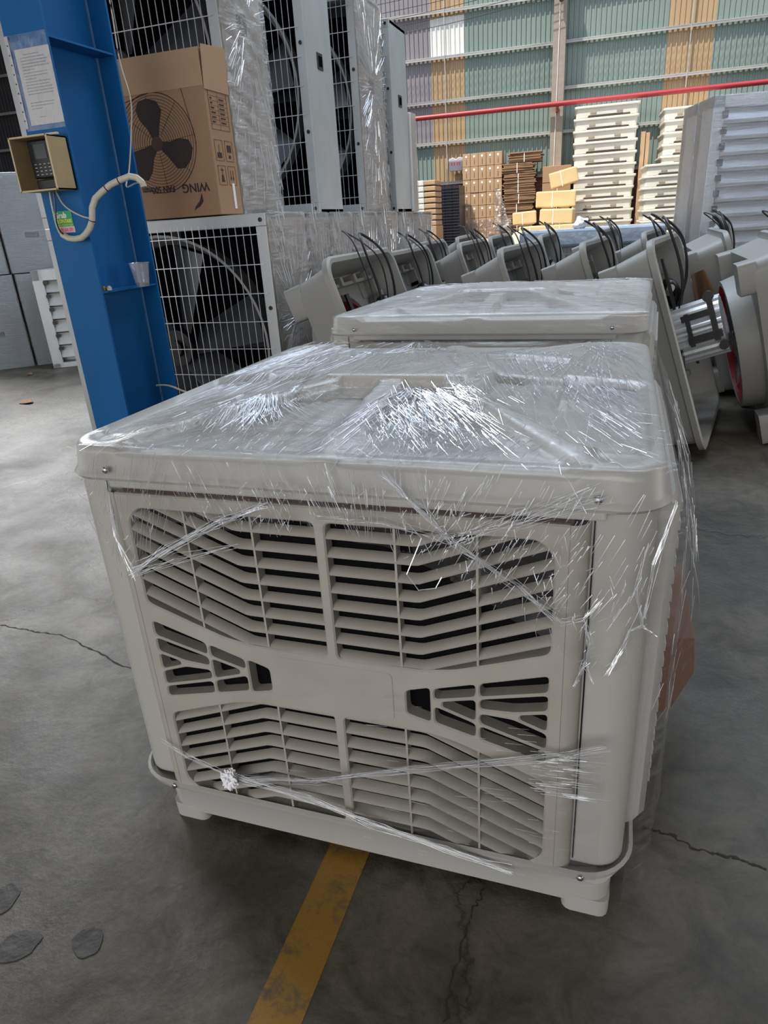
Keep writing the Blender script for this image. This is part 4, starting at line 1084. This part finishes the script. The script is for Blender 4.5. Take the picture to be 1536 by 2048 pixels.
# leaves on the floor
for k, (x, y, r_, lb) in enumerate(((-4.857, 3.349, .11, 'large curled dry brown leaf on the bright floor left of the blue column'), (-4.3, 3.6, .05, 'small dry leaf on the floor nearer the boxed fans'), (-6.0, 4.55, .05, 'tiny dry leaf on the floor at the foot of the boxed fans'))):
    b = MB(); P = [(r_*(1-abs(t))*s_*.45, r_*t, .012+.02*(s_*t > 0)) for s_, t in ((1, -1), (1, -.5), (1, 0), (1, .5), (1, 1), (-1, .5), (-1, 0), (-1, -.5))]
    P = [(math.sin(a)*r_*.5*(1+.3*math.sin(3*a)), math.cos(a)*r_, .006+.012*math.cos(a)**2) for a in [2*PI*i/12 for i in range(12)]]
    b.prism(P, (0, 0, .003)); o = b.build('dry_leaf', M['leaf']); o.location = (x, y, -.002); o.rotation_euler = (0, 0, k*1.3+.9); tag(o, lb, 'leaf', 'dry leaves on the floor')
# dark chipped patches on the floor
def patch(name, x, y, rx, ry, rot, m, lb, seed):
    b = MB(); P = []
    for i in range(26):
        a = 2*PI*i/26; k = 1+.25*nz3(math.cos(a)*1.5, math.sin(a)*1.5, seed); P.append((x+rx*k*math.cos(a)*math.cos(rot)-ry*k*math.sin(a)*math.sin(rot), y+rx*k*math.cos(a)*math.sin(rot)+ry*k*math.sin(a)*math.cos(rot), .0))
    b.prism(P, (0, 0, .0018)); o = b.build(name, m); tag(o, lb, 'floor patch'); return o
pm = mat('bare_cement', (.045, .043, .04), .6, var=.5, vscale=20, bump=.3, bscale=30)

# ================================================================== BASE TRAYS
def rrn(h, r, z, n=64): return rr(h, h, r, n, z)
def make_tray():
    """origin in the middle of the open rim; rim faces +Z, feet point to -Z"""
    t = thing('fan_housing', 'x', 'fan housing')
    b = MB(); N = 64
    o5 = rrn(.50, .07, 0)
    L = [circ_like(o5, .36, -.33), circ_like(o5, .385, -.33), circ_like(o5, .405, -.215), rrn(.505, .07, -.215), rrn(.53, .08, -.04), rrn(.548, .09, -.03), rrn(.565, .10, -.028), rrn(.567, .10, 0), rrn(.555, .095, .008), rrn(.535, .08, .004), rrn(.525, .08, -.02), rrn(.495, .07, -.205), circ_like(o5, .395, -.205), circ_like(o5, .36, -.33)]
    b.loft(L)
    for sx_ in (-1, 1):
        for sy_ in (-1, 1):
            f = rr(.085, .085, .02, 24); X, Y = sx_*.42, sy_*.42
            b.loft([[(X+p, Y+q, -.29) for p, q in f], [(X+p, Y+q, -.20) for p, q in f]], capA=True, capB=True)
    b.build('tray_shell', M['tray'], t, smooth=True, angle=35)
    b = MB()
    for s_ in (-1, 1):
        for q in (-.30, -.1, .12, .33): b.box((s_*.455, q, -.16), (.05, .035, .09)); b.box((q, s_*.455, -.16), (.035, .05, .09))
        b.box((s_*.44, 0, -.17), (.02, .86, .07)); b.box((0, s_*.44, -.17), (.86, .02, .07))
    b.build('inner_ribs', M['tray'], t, bevel=.004)
    b = MB(); rl = [[(r_*math.cos(2*PI*k/48), r_*math.sin(2*PI*k/48), z) for k in range(48)] for r_, z in ((.357, -.325), (.357, -.20), (.365, -.20), (.362, -.325))]
    b.loft(rl, closed=True); tag(b.build('duct_lining', M['red'], t, smooth=True), 'dark red lining of the duct')
    b = MB()
    for k in range(5):
        a = 2*PI*k/5; P = []
        for i in range(8):
            r_ = .06+.27*i/7; wd = .07+.05*i/7; tw = .8-.35*i/7; ca, sa = math.cos(a+.25*i/7), math.sin(a+.25*i/7)
            P.append([(ca*r_-sa*wd*s_*math.cos(tw), sa*r_+ca*wd*s_*math.cos(tw), -.26+s_*wd*math.sin(tw)+o_) for s_, o_ in ((-1, 0), (1, 0), (1, .006), (-1, .006))])
        b.loft(P, capA=True, capB=True)
    b.cyl((0, 0, -.31), (0, 0, -.21), .08, n=20)
    tag(b.build('fan_rotor', mat('rotor_grey', (.12, .12, .13), .35), t, smooth=True), 'grey five bladed rotor')
    b = MB(); N = 80; L = []
    for z in (-.20, .03):
        L.append([((.135+.009*(i % 4 < 2))*math.cos(2*PI*i/N), (.135+.009*(i % 4 < 2))*math.sin(2*PI*i/N), z) for i in range(N)])
    b.loft(L, capA=True, capB=True); b.build('motor', M['alu'], t)
    b = MB()
    for a in (0, 2*PI/3, 4*PI/3):
        b.box((math.cos(a)*.24, math.sin(a)*.24, -.17), (.30, .045, .012), Matrix.Rotation(a, 3, 'Z'))
    b.cyl((0, 0, -.215), (0, 0, -.195), .16, n=24)
    b.box((-.02, .155, -.05), (.035, .02, .15)); b.box((.05, .155, .0), (.20, .02, .025)); b.box((.09, .155, -.07), (.03, .02, .13)); b.box((.03, .155, -.11), (.16, .02, .02)); b.cyl((.16, .14, .0), (.16, .17, .0), .025, n=10); b.cyl((-.08, .14, .02), (-.08, .17, .02), .022, n=10)
    b.build('motor_bracket', M['black'], t)
    b = MB(); b.sphere((.22, -.40, -.11), .085, 2, (1.2, .7, .8)); b.cyl((.22, -.36, -.09), (.27, -.26, -.07), .022, n=10); b.build('water_valve', M['black'], t, smooth=True)
    b = MB(); b.cyl((.24, -.30, -.10), (.27, -.15, -.06), .022, n=12); b.build('inlet_pipe', M['foam'], t, smooth=True)
    return t
def tray_extras(t, seed, card=True):
    rn = random.Random(seed)
    b = MB()
    for k in range(2):
        y0 = -.28+.05*k+rn.uniform(-.1, .1); w_ = rn.uniform(.18, .34)
        P = [Vector((.10, y0, -.10)), Vector((.30, y0+.02, .02)), Vector((.52, y0+w_*.2, .05)), Vector((.66+.04*k, y0+w_*.5, -.01-.05*k)), Vector((.60, y0+w_, .02)), Vector((.30, y0+w_*1.2, .03)), Vector((.02, y0+w_*1.1, -.08))]
        out = []
        for i in range(len(P)-1):
            p0, p1, p2, p3 = P[max(i-1, 0)], P[i], P[i+1], P[min(i+2, len(P)-1)]
            for tt in range(8):
                q = tt/8; out.append(0.5*((2*p1)+(-p0+p2)*q+(2*p0-5*p1+4*p2-p3)*q*q+(-p0+3*p1-3*p2+p3)*q**3))
        b.tube(out, .0072-.003*k, 8)
    o = b.build('power_cable', M['rubber'], t, smooth=True)
    if card:
        b = MB(); y0 = rn.uniform(-.05, .12); P = [(.18, y0, .03), (.20, y0+.24, .04), (-.08, y0+.30, .03), (-.14, y0+.05, .02)]
        b.prism(P, (0, 0, .05)); b.build('control_carton', M['brown'], t, bevel=.004)
def lean(x, y, phi, th, size):
    s = size/1.134; ph, h = R(phi), R(th)
    X = Vector((math.cos(h), math.sin(h), 0)); Zv = Vector((0, 0, 1))
    upv = -math.sin(ph)*X+math.cos(ph)*Zv; nrm = math.cos(ph)*X+math.sin(ph)*Zv; yv = nrm.cross(upv)
    Y = Vector((-math.sin(h), math.cos(h), 0))
    # near bottom rim corner given; centre of the rim:
    c = Vector((x, y, 0))+Y*(size/2)+upv*(size/2)
    m = Matrix(((upv.x, yv.x, nrm.x, c.x), (upv.y, yv.y, nrm.y, c.y), (upv.z, yv.z, nrm.z, c.z), (0, 0, 0, 1)))
    # lift so that the lowest corner rests on the floor
    low = min((m @ Vector((a, q, z))*1.0).z for a in (-.567,) for q in (-.5, .5) for z in (-.03, .008)); lo2 = (m @ Vector((-.505*s, 0, -.29*s))).z
    m2 = m @ Matrix.Scale(s, 4)
    zmin = min((m2 @ Vector(p)).z for p in ((-.567, 0, 0), (-.567, 0, -.028), (-.505, 0, -.29)))
    m2.translation.z -= zmin
    return m2
tr0 = make_tray()
TR = [  # x, y, lean, yaw, size, label
 (-0.63, 1.90, 19, 1, 1.25, 'grey fan housing leaning against the exhaust fans, leftmost of the front row'),
 (-0.71, 3.14, 19, 0, 1.21, 'grey fan housing in the front row, second from the left'),
 (-0.46, 4.36, 19, -1, 1.21, 'grey fan housing in the front row with a carton piece under two big cable loops'),
 (0.11, 2.9, 19, -6, 1.21, 'grey fan housing in the front row, above the middle of the second air cooler'),
 (0.60, 3.15, 19, -7, 1.21, 'grey fan housing in the front row with a small carton piece on its rim'),
 (0.99, 2.45, 19, -10, 1.23, 'grey fan housing at the right end of the front row, brown carton sheet hanging out'),
 (-1.0, 4.78, 19, -2, 1.21, 'grey fan housing in the back row, leftmost, behind the second housing'),
 (-0.93, 6.45, 19, 3, 1.21, 'grey fan housing in the back row, farthest from the camera'),
 (-0.46, 5.85, 19, -2, 1.21, 'grey fan housing in the back row in front of the white foam'),
 (0.10, 5.4, 19, -2, 1.21, 'grey fan housing in the back row left of the wire mesh crate'),
 (0.62, 5.8, 19, -7, 1.21, 'grey fan housing in the back row in front of the tall cream tray stack'),
 (1.0, 4.5, 19, -8, 1.21, 'grey fan housing in the back row with thin dangling cables, left of the louvre shutters'),
 (1.60, 5.2, 19, -11, 1.21, 'grey fan housing standing directly below the bright louvre fan on the right'),
 (1.50, 3.95, 17, 0, 1.2, 'grey fan housing at the right edge, partly behind the nearest one there'),
 (1.66, 2.72, 15, 0, 1.2, 'big grey fan housing cut off by the right picture edge, red lined duct facing left'),
 (2.35, 3.4, 15, 0, 1.2, 'grey fan housing at the far right edge behind the nearest one, only its rim showing'),
]
gT = 'grey fan housings leaning in rows behind the air coolers'
TREES = []
for k, (x, y, ph, th, sz, lb) in enumerate(TR):
    if k == 0: t = tr0; t.matrix_world = lean(x, y, ph, th, sz)
    else: t = dup(tr0, mw=lean(x, y, ph, th, sz))
    t['label'] = lb; t['group'] = gT; TREES.append(t)
for k, t in enumerate(TREES): tray_extras(t, k+11, card=(k in (0, 1, 2, 4)))
for q in kids(TREES[5]):
    if q.name.startswith('motor'): q.location = (0, 0, .15); q.scale = (1.15, 1.15, 1.15)
b = MB(); b.prism([(.28, -.66, .0), (.30, -.36, .10), (.02, -.28, .16), (-.16, -.50, .03), (-.05, -.62, -.02)], (.0, .012, .012)); b.build('carton_sheet', M['brown'], TREES[5], bevel=.002)

# ================================================================== RIGHT LOUVRE SHUTTERS
def make_shutter():
    t = thing('louvre_fan', 'x', 'louvre fan'); W2, H2, D2 = 1.45, 1.55, .42; f = .11
    b = MB(); b.bx(0, W2, 0, D2, 0, f*1.6); b.bx(0, W2, 0, D2, H2-f, H2); b.bx(0, f, 0, D2, 0, H2); b.bx(W2-f, W2, 0, D2, 0, H2); b.bx(0, W2, D2*.7, D2, 0, H2); b.build('frame', M['galv'], t, bevel=.006)
    for k in range(9):
        z = f*1.6+k*.141; b = MB(); b.prism([(f, .0, z), (f, -.01, z+.03), (f, .05, z+.135), (f, .065, z+.135), (f, .015, z)], (W2-2*f, 0, 0)); b.build('louvre_blade', M['alu'], t)
        MB().bx(f-.02, f+.03, -.025, .02, z+.05, z+.11).build('pivot_block', M['black'], t)
    b = MB(); b.grid(lambda u, v: (-.01+W2*u, -.035-.012*abs(nz3(u*3, v*30)), H2*v), 20, 60); b.grid(lambda u, v: (-.012-.012*abs(nz3(u*5, v*8)), -.03+D2*u, H2*v), 10, 30)
    b.build('wrap_film', M['film_clear'], t, smooth=True, fix=False)
    return t
sh = make_shutter(); sh.location = (1.207, 6.62, .76); sh.rotation_euler = (0, 0, R(14)); sh['label'] = 'big silver louvre fan with bright horizontal blades at the right picture edge'; gS = 'wrapped silver louvre fans on the right'; sh['group'] = gS
lowb = thing('wrapped_crate', 'pale film wrapped crate supporting the silver louvre fans on the right', 'crate', (1.207, 6.62, 0), R(14))
MB().bx(-.02, 1.6, -.02, .95, 0, .755).build('crate_body', M['bluewrap'], lowb, bevel=.02)
o = dup(sh, (1.207-.462*math.sin(R(14)), 6.62+.462*math.cos(R(14)), .76), R(14), 'film wrapped louvre fan seen edge-on, just left of the bright louvre fan', gS)

# ================================================================== BACK OF THE HALL
# cream tray stacks
def make_cream(W_=1.05, H_=.23, D_=1.0):
    o_b = MB(); N = 32
    def q(hx, hy, z): return rr(hx, hy, .04, N, z)
    h, d = W_/2, D_/2
    o_b.loft([q(h*.945, d*.945, .006), q(h*.955, d*.955, .15), q(h*.985, d*.985, .165), q(h, d, .17), q(h, d, .205), q(h*.98, d*.98, .21), q(h*.90, d*.90, .205)], capA=True, capB=True)
    for s_ in (-1, 1):
        for s2 in (-1, 1): o_b.box((s_*(h*.80), s2*(d*.80), .03), (h*.22, d*.22, .06))
    o_b.mi = 1
    for x in (-.22, .2): o_b.box((x*W_/1.05, -d*.953, .085), (.10, .008, .045))
    o_b.mi = 2; o_b.box((.03, -d*.950, .018), (W_*.64, .012, .030)); o_b.box((.03-.05, -d*.950, .036), (W_*.52, .012, .012)); o_b.box((h*.950, 0, .018), (.012, W_*.6, .03))  # dark boxes paint the shaded gap between the feet
    return o_b.build('cream_tray', [M['cream'], M['slot'], M['slotshade']], smooth=True, angle=35, bevel=.004)
ct = make_cream()
ordw = ['top', 'second', 'third', 'fourth', 'fifth', 'sixth', 'seventh', 'eighth', 'ninth', 'tenth', 'eleventh', 'twelfth', 'thirteenth', 'fourteenth', 'fifteenth', 'sixteenth']
first = True
def stack(x, y, n, pitch, ztop, what, group, sc=1.0, src=None, z0=None, rz=-WA):
    global first
    for k in range(n):
        z = ztop-pitch-(k)*pitch
        c = src.copy(); COL.objects.link(c); c.location = (x+random.uniform(-.012, .012), y+random.uniform(-.01, .01), z); c.rotation_euler = (0, 0, rz+random.uniform(-.012, .012)); c.scale = (sc, sc, pitch/.212)
        c['label'] = ('cream tray, topmost of %s' % what) if k == 0 else ('cream tray, %s from the top of %s' % (ordw[k], what)) if k < n-1 else ('cream tray at the bottom of %s' % what)
        c['category'] = 'tray'; c['group'] = group
stack(0.03, 12.38, 16, .1785, 2.97, 'the tall stack beside the pillar', 'cream trays in the tall stack', 1.0, ct)
stack(1.16, 11.5, 12, .163, 1.97, 'the lower stack behind the wire mesh crate', 'cream trays in the lower stack', .93, ct)
stack(1.38, 12.55, 16, .1765, 2.84, 'the half hidden stack against the back wall', 'cream trays in the half hidden stack', .86, ct)
bpy.data.objects.remove(ct)
for x, y, hz_ in ((.03, 12.38, .045), (1.18, 11.5, .035), (1.38, 12.55, .06)):
    pass
# cardboard pile
gC = 'small cartons piled against the back wall'
rws = 11; src = None
bw, bh_ = .147, .223; xs0 = -2.50; yb = 12.36
rown = ['bottom', 'second', 'third', 'fourth', 'fifth', 'sixth', 'seventh', 'eighth', 'ninth', 'tenth', 'top']; coln = ['leftmost', 'second', 'third', 'fourth', 'rightmost']
for c_ in range(5):
    for r_ in range(rws):
        if src is None:
            src = MB().bx(0, bw-.006, 0, .42, 0, bh_-.006).build('carton', [M['card2'], M['label']], bevel=.004); o = src
            l0 = MB().bx(.05, .085, -.003, .001, .15, .185).build('carton_label', M['label'], src)
            t0 = MB().bx(.068, .076, -.002, .001, .03, .12).build('printed_mark', M['ink'], src)
        else:
            o = src.copy(); COL.objects.link(o)
            for ch in (l0, t0):
                q = ch.copy(); COL.objects.link(q); q.parent = o
        o.location = (xs0+c_*bw, yb+.06*c_*.15+random.uniform(0, .012), r_*bh_+.02); o.rotation_euler = (0, 0, -WA)
        tag(o, 'small brown carton, %s row, %s column of the pile at the back wall' % (rown[r_], coln[c_]), 'carton', gC)
MB_ = MB().bx(-.05, .8, 0, .5, 0, .018); o = MB_.build('pallet_board', M['card']); o.location = (xs0, yb, 0); o.rotation_euler = (0, 0, -WA); tag(o, 'flat board under the pile of small cartons', 'board')
b = MB()
def crumple(u, v): return (u*.95-.02, -.06-.10*abs(nz3(u*4, v*4)), .9+.42*v+.05*nz3(u*5, v*3, 2))
b.grid(crumple, 24, 16); o = b.build('plastic_sheet', M['film_wrap'], smooth=True, fix=False); o.location = (xs0, yb, 0); tag(o, 'crumpled clear plastic sheet hanging across the small cartons', 'plastic sheet')
b = MB(); b.grid(lambda u, v: (.62+.22*u*(1.4-v), -.05-.08*abs(nz3(u*4, v*4, 9)), 1.1+.75*v), 10, 20); o = b.build('plastic_sheet', M['film_wrap'], smooth=True, fix=False); o.location = (xs0, yb, 0); tag(o, 'crumpled clear plastic strip hanging at the right end of the cartons', 'plastic sheet')
# flattened cardboard bundles
gF = 'tied bundles of flattened cardboard'
for k in range(14):
    b = MB(); w_ = .58
    for j in range(8):
        dx, dy = random.uniform(-.02, .02), random.uniform(-.02, .02); b.box((w_/2+dx, .22+dy, .010+j*.0205), (w_+random.uniform(-.03, .03), .42, .014), Matrix.Rotation(random.uniform(-.04, .04), 3, 'Z'))
    o = b.build('cardboard_bundle', M['card']); o.location = (-1.76+(.12 if k == 13 else random.uniform(-.02, .03)), 12.38, .004+k*.173); o.rotation_euler = (0, 0, -WA)
    MB().bx(.27, .285, -.006, .002, 0, .165).build('string', M['label'], o)
    tag(o, ('bundle of flattened cardboard, %s of the stack right of the small cartons' % ('topmost' if k == 13 else 'bottom' if k == 0 else ordw[13-k]+' from the top')), 'cardboard bundle', gF)
# black pads
gP = 'dark ribbed pads standing upright by the small cartons'
for k in range(4):
    b = MB(); z = .08
    b.bx(0, .128, 0, .5, 0, 1.93)
    while z < 1.9: b.bx(-.004, .132, -.014, .0, z, z+.02); z += .05
    o = b.build('ribbed_pad', mat('pad_black', (.03, .032, .045), .35)); o.location = (-2.98+k*.137, 11.75, 0); o.rotation_euler = (0, 0, 0)
    tag(o, 'dark ribbed pad standing upright, %s of the four left of the small cartons' % ('leftmost', 'second', 'third', 'rightmost')[k], 'pad', gP)
# small white tray stack
gW = 'small white boxes stacked at the end of the fan row'
o = MB().bx(0, .42, 0, .5, 0, 1.28).build('cardboard_box', M['card2'], bevel=.006); o.location = (-3.02, 10.6, 0); tag(o, 'tall cardboard box under the stack of small white boxes', 'box')
for k in range(8):
    b = MB(); b.mi = 0; b.bx(0, .2, 0, .45, 0, .082); b.mi = 1; b.bx(.2, .40, .01, .45, .005, .078); o = b.build('white_box', [M['swhite'], M['card2']], bevel=.012)
    o.location = (-3.0, 10.6, 1.283+k*.090); tag(o, 'white box with a tan side, %s in its stack' % ('bottom' if k == 0 else 'topmost' if k == 7 else ordw[7-k]+' from the top'), 'box', gW)
# yellow kraft packages
gK = 'tied yellow kraft packages'
kp = [(-.76, 11.3, 1.73, .46, .24, 12, 'topmost yellow kraft package, against the tall cream stack'), (-1.0, 11.2, 1.455, .66, .25, -1, 'long yellow kraft package in the second layer of the heap'), (-1.36, 11.05, 1.20, .40, .20, 3, 'flat yellow kraft package at the left of the heap'),
      (-.92, 11.05, 1.195, .55, .235, -2, 'yellow kraft package in the middle of the heap, slightly tilted'), (-1.26, 11.03, .955, .48, .22, 0, 'yellow kraft package low in the heap, left side'), (-.75, 11.03, .955, .42, .22, 0, 'yellow kraft package low in the heap, right side'),
      (-1.05, 11.02, .695, .62, .25, 0, 'yellow kraft package at the front foot of the heap')]
for x, y, z, L_, H_, a, lb in kp:
    o = thing('kraft_package', lb, 'package', (x, y, z), 0, gK); o.rotation_euler = (0, R(-a), R(random.uniform(-8, 8)))
    MB().bx(0, L_, 0, .34, 0, H_).build('wrapping', M['kraft'], o, bevel=.02)
    MB().bx(L_*.4, L_*.4+.015, -.004, .344, -.002, H_+.004).build('string', M['label'], o)
o = MB().bx(-1.42, -.05, 10.9, 11.8, 0, .69).build('cardboard_box', M['card'], bevel=.01); tag(o, 'large cardboard base under the heap of yellow kraft packages', 'box')
o = MB().bx(-.30, -.10, 10.92, 11.3, .69, 1.1).build('cardboard_box', M['card'], bevel=.01); tag(o, 'brown box at the right foot of the kraft package heap', 'box')
for k, (x, y, z, a, lb) in enumerate(((-1.36, 10.45, 1.055, 0, 'large white foam block in front of the kraft packages'), (-1.5, 10.15, .79, 6, 'white foam block leaning left with a pointed corner'), (-1.36, 10.76, .775, 0, 'white foam block lowest of the three'))):
    b = MB(); b.prism([(0, 0, 0), (.36, 0, 0), (.34, 0, .26), (.24, 0, .38 if k < 2 else .27), (.10, 0, .34 if k < 2 else .27), (.06, 0, .28)], (0, .3, 0)); o = b.build('foam_block', M['foam'], bevel=.015, seg=3); o.location = (x, y-.32*k*.5, z-.3); o.rotation_euler = (0, R(-a), 0); tag(o, lb, 'foam block', 'white foam blocks')
o = MB().bx(-1.5, -.9, 9.7, 10.9, 0, .47).build('cardboard_box', M['card2'], bevel=.01); tag(o, 'cardboard box under the white foam blocks', 'box')
for k, (x, y, z, w_, h_, lb) in enumerate(((-2.25, 11.05, 0, .5, 1.0, 'open brown box left of the white foam'), (-2.1, 10.45, 0, .55, .86, 'flat brown box in front of the small cartons'), (-1.95, 9.95, 0, .42, .72, 'low brown box nearest the fan housings'))):
    o = thing('cardboard_box', lb, 'box', (x, y, z)); MB().bx(0, w_, 0, .4, 0, h_).build('box_body', M['card2'], o, bevel=.006)
    MB().box((w_*.5, -.07, h_-.02), (w_, .16, .006), Matrix.Rotation(.5, 3, 'X')).build('flap', M['card'], o)
# standing printed carton by the pillar and leaning sheets
o = thing('fan_carton', 'cardboard fan carton with round fan print standing between pillar and tall cream stack', 'carton', (-1.02, 12.35, 1.12)); 
MB().bx(0, .50, 0, .35, -1.12, 1.02).build('carton_body', M['card'], o, bevel=.006); b = MB().bx(0, .50, -.002, .001, 1.02-.27, 1.02-.262); b.build('printed_line', M['ink'], o)
b = MB()
for k in range(3):
    a = PI/2+2*PI*k/3; b.cyl((.27+.07*math.cos(a), -.003, .30+.07*math.sin(a)), (.27+.07*math.cos(a), .0, .30+.07*math.sin(a)), .052, n=16)
b.build('printed_fan', M['ink'], o); MB().bx(.262, .274, -.005, .0, -.2, .75).build('string', M['label'], o)
b = MB()
b.bx(0, .07, 0, .5, 0, 2.52); b.bx(.08, .14, 0.02, .5, 0, 2.50); o = b.build('cardboard_sheets', M['card2']); o.location = (.62, 12.0, 0); tag(o, 'flat cardboard sheets standing upright behind the tall cream stack', 'cardboard')
# white bag on the wall
b = MB(); P = [(0, 0, 0), (.02, 0, -.2), (.27, 0, -.2), (.28, 0, .02), (.2, 0, .04), (.14, 0, .0), (.08, 0, .04)]
b.prism(P, (0, .05, 0)); b.bm.transform(WM @ Matrix.Translation((-2.06, 12.86, 2.42))); o = b.build('plastic_bag', M['white'], bevel=.01); tag(o, 'small white plastic bag with red print hung on the back wall', 'bag')
b = MB()
for x in (.05, .1, .16, .2): b.bx(x, x+.025, -.004, 0, -.10, -.05)
b.bm.transform(WM @ Matrix.Translation((-2.06, 12.86, 2.42))); b.build('red_print', M['pink_txt'], o)
# wrapped machine with wire mesh
o = thing('mesh_crate', 'low blue-grey wrapped machine with wire mesh front behind the fan housings', 'crate', (-.80, 7.75, 0), R(2))
MB().bx(0, 1.75, 0, 1.0, .95, 1.16).build('top_cover', M['bluewrap'], o, bevel=.04, seg=3); MB().bx(.02, 1.73, .06, .98, 0, .95).build('body', M['galv_dull'], o)
b = MB(); x = .03
while x < 1.7: b.bx(x-.002, x+.002, .045, .05, .05, .94); x += .045
for k in range(8): b.bx(.03, 1.72, .042, .046, .1+k*.11, .104+k*.11)
b.build('wire_mesh', M['wire'], o)
b = MB(); b.sphere((0, 0, .06), .09, 3, (1, .7, .8))
for v in b.bm.verts: v.co += v.co.normalized()*.06*nz3(v.co.x*18, v.co.y*18, v.co.z*18)
o = b.build('plastic_bag', M['white'], smooth=True); o.location = (-.06, 7.95, 1.15); tag(o, 'crumpled white plastic bag lying on the low wrapped machine', 'bag')

# floor patches, last details
patch('floor_patch', -.655, -.962, .045, .032, .5, pm, 'dark chipped patch in the floor, round one at the lower left', 2.2)
patch('floor_patch', -.514, -.914, .032, .034, 1.2, pm, 'dark chipped patch in the floor, right of the round one', 5.1)
patch('floor_patch', -.775, -.885, .032, .042, .1, pm, 'dark chipped patch in the floor cut off by the left picture edge', 7.7)

# joints and cracks in the slab
crack_m = mat('crack_dark', (.028, .026, .022), .9)
def crack(k, pts, w, seed):
    P = []; rn = random.Random(seed)
    for (x0, y0), (x1, y1) in zip(pts, pts[1:]):
        for t in range(14):
            f = t/14; P.append((x0+(x1-x0)*f+.010*nz3(x0*9+f*6, y0*7, seed), y0+(y1-y0)*f+.010*nz3(x0*5, y0*9+f*6, seed+3)))
    b = MB(); L, Rr = [], []
    for i, p in enumerate(P):
        q = P[min(i+1, len(P)-1)]; o_ = P[max(i-1, 0)]; d = Vector((q[0]-o_[0], q[1]-o_[1])); d = d.normalized() if d.length > 0 else Vector((1, 0)); n = Vector((-d.y, d.x)); ww = w*(.25+rn.random()**2)
        L.append(b.bm.verts.new((p[0]+n.x*ww, p[1]+n.y*ww, .0009))); Rr.append(b.bm.verts.new((p[0]-n.x*ww, p[1]-n.y*ww, .0009)))
    for i in range(len(P)-1): b.face([L[i], L[i+1], Rr[i+1], Rr[i]])
    struct(b.build('trim_%d' % k, crack_m, fix=False))
crack(20, [(-1.772, 0.062), (-1.614, 0.054), (-1.472, 0.058), (-1.264, 0.006), (-1.082, -0.059), (-0.89, -0.098)], 0.004, 1)
crack(21, [(0.605, -0.306), (0.665, -0.312), (0.728, -0.338), (0.79, -0.337), (0.864, -0.354)], 0.004, 2)
crack(22, [(0.273, -0.536), (0.262, -0.596), (0.252, -0.658), (0.247, -0.776), (0.251, -0.857)], 0.0022, 3)
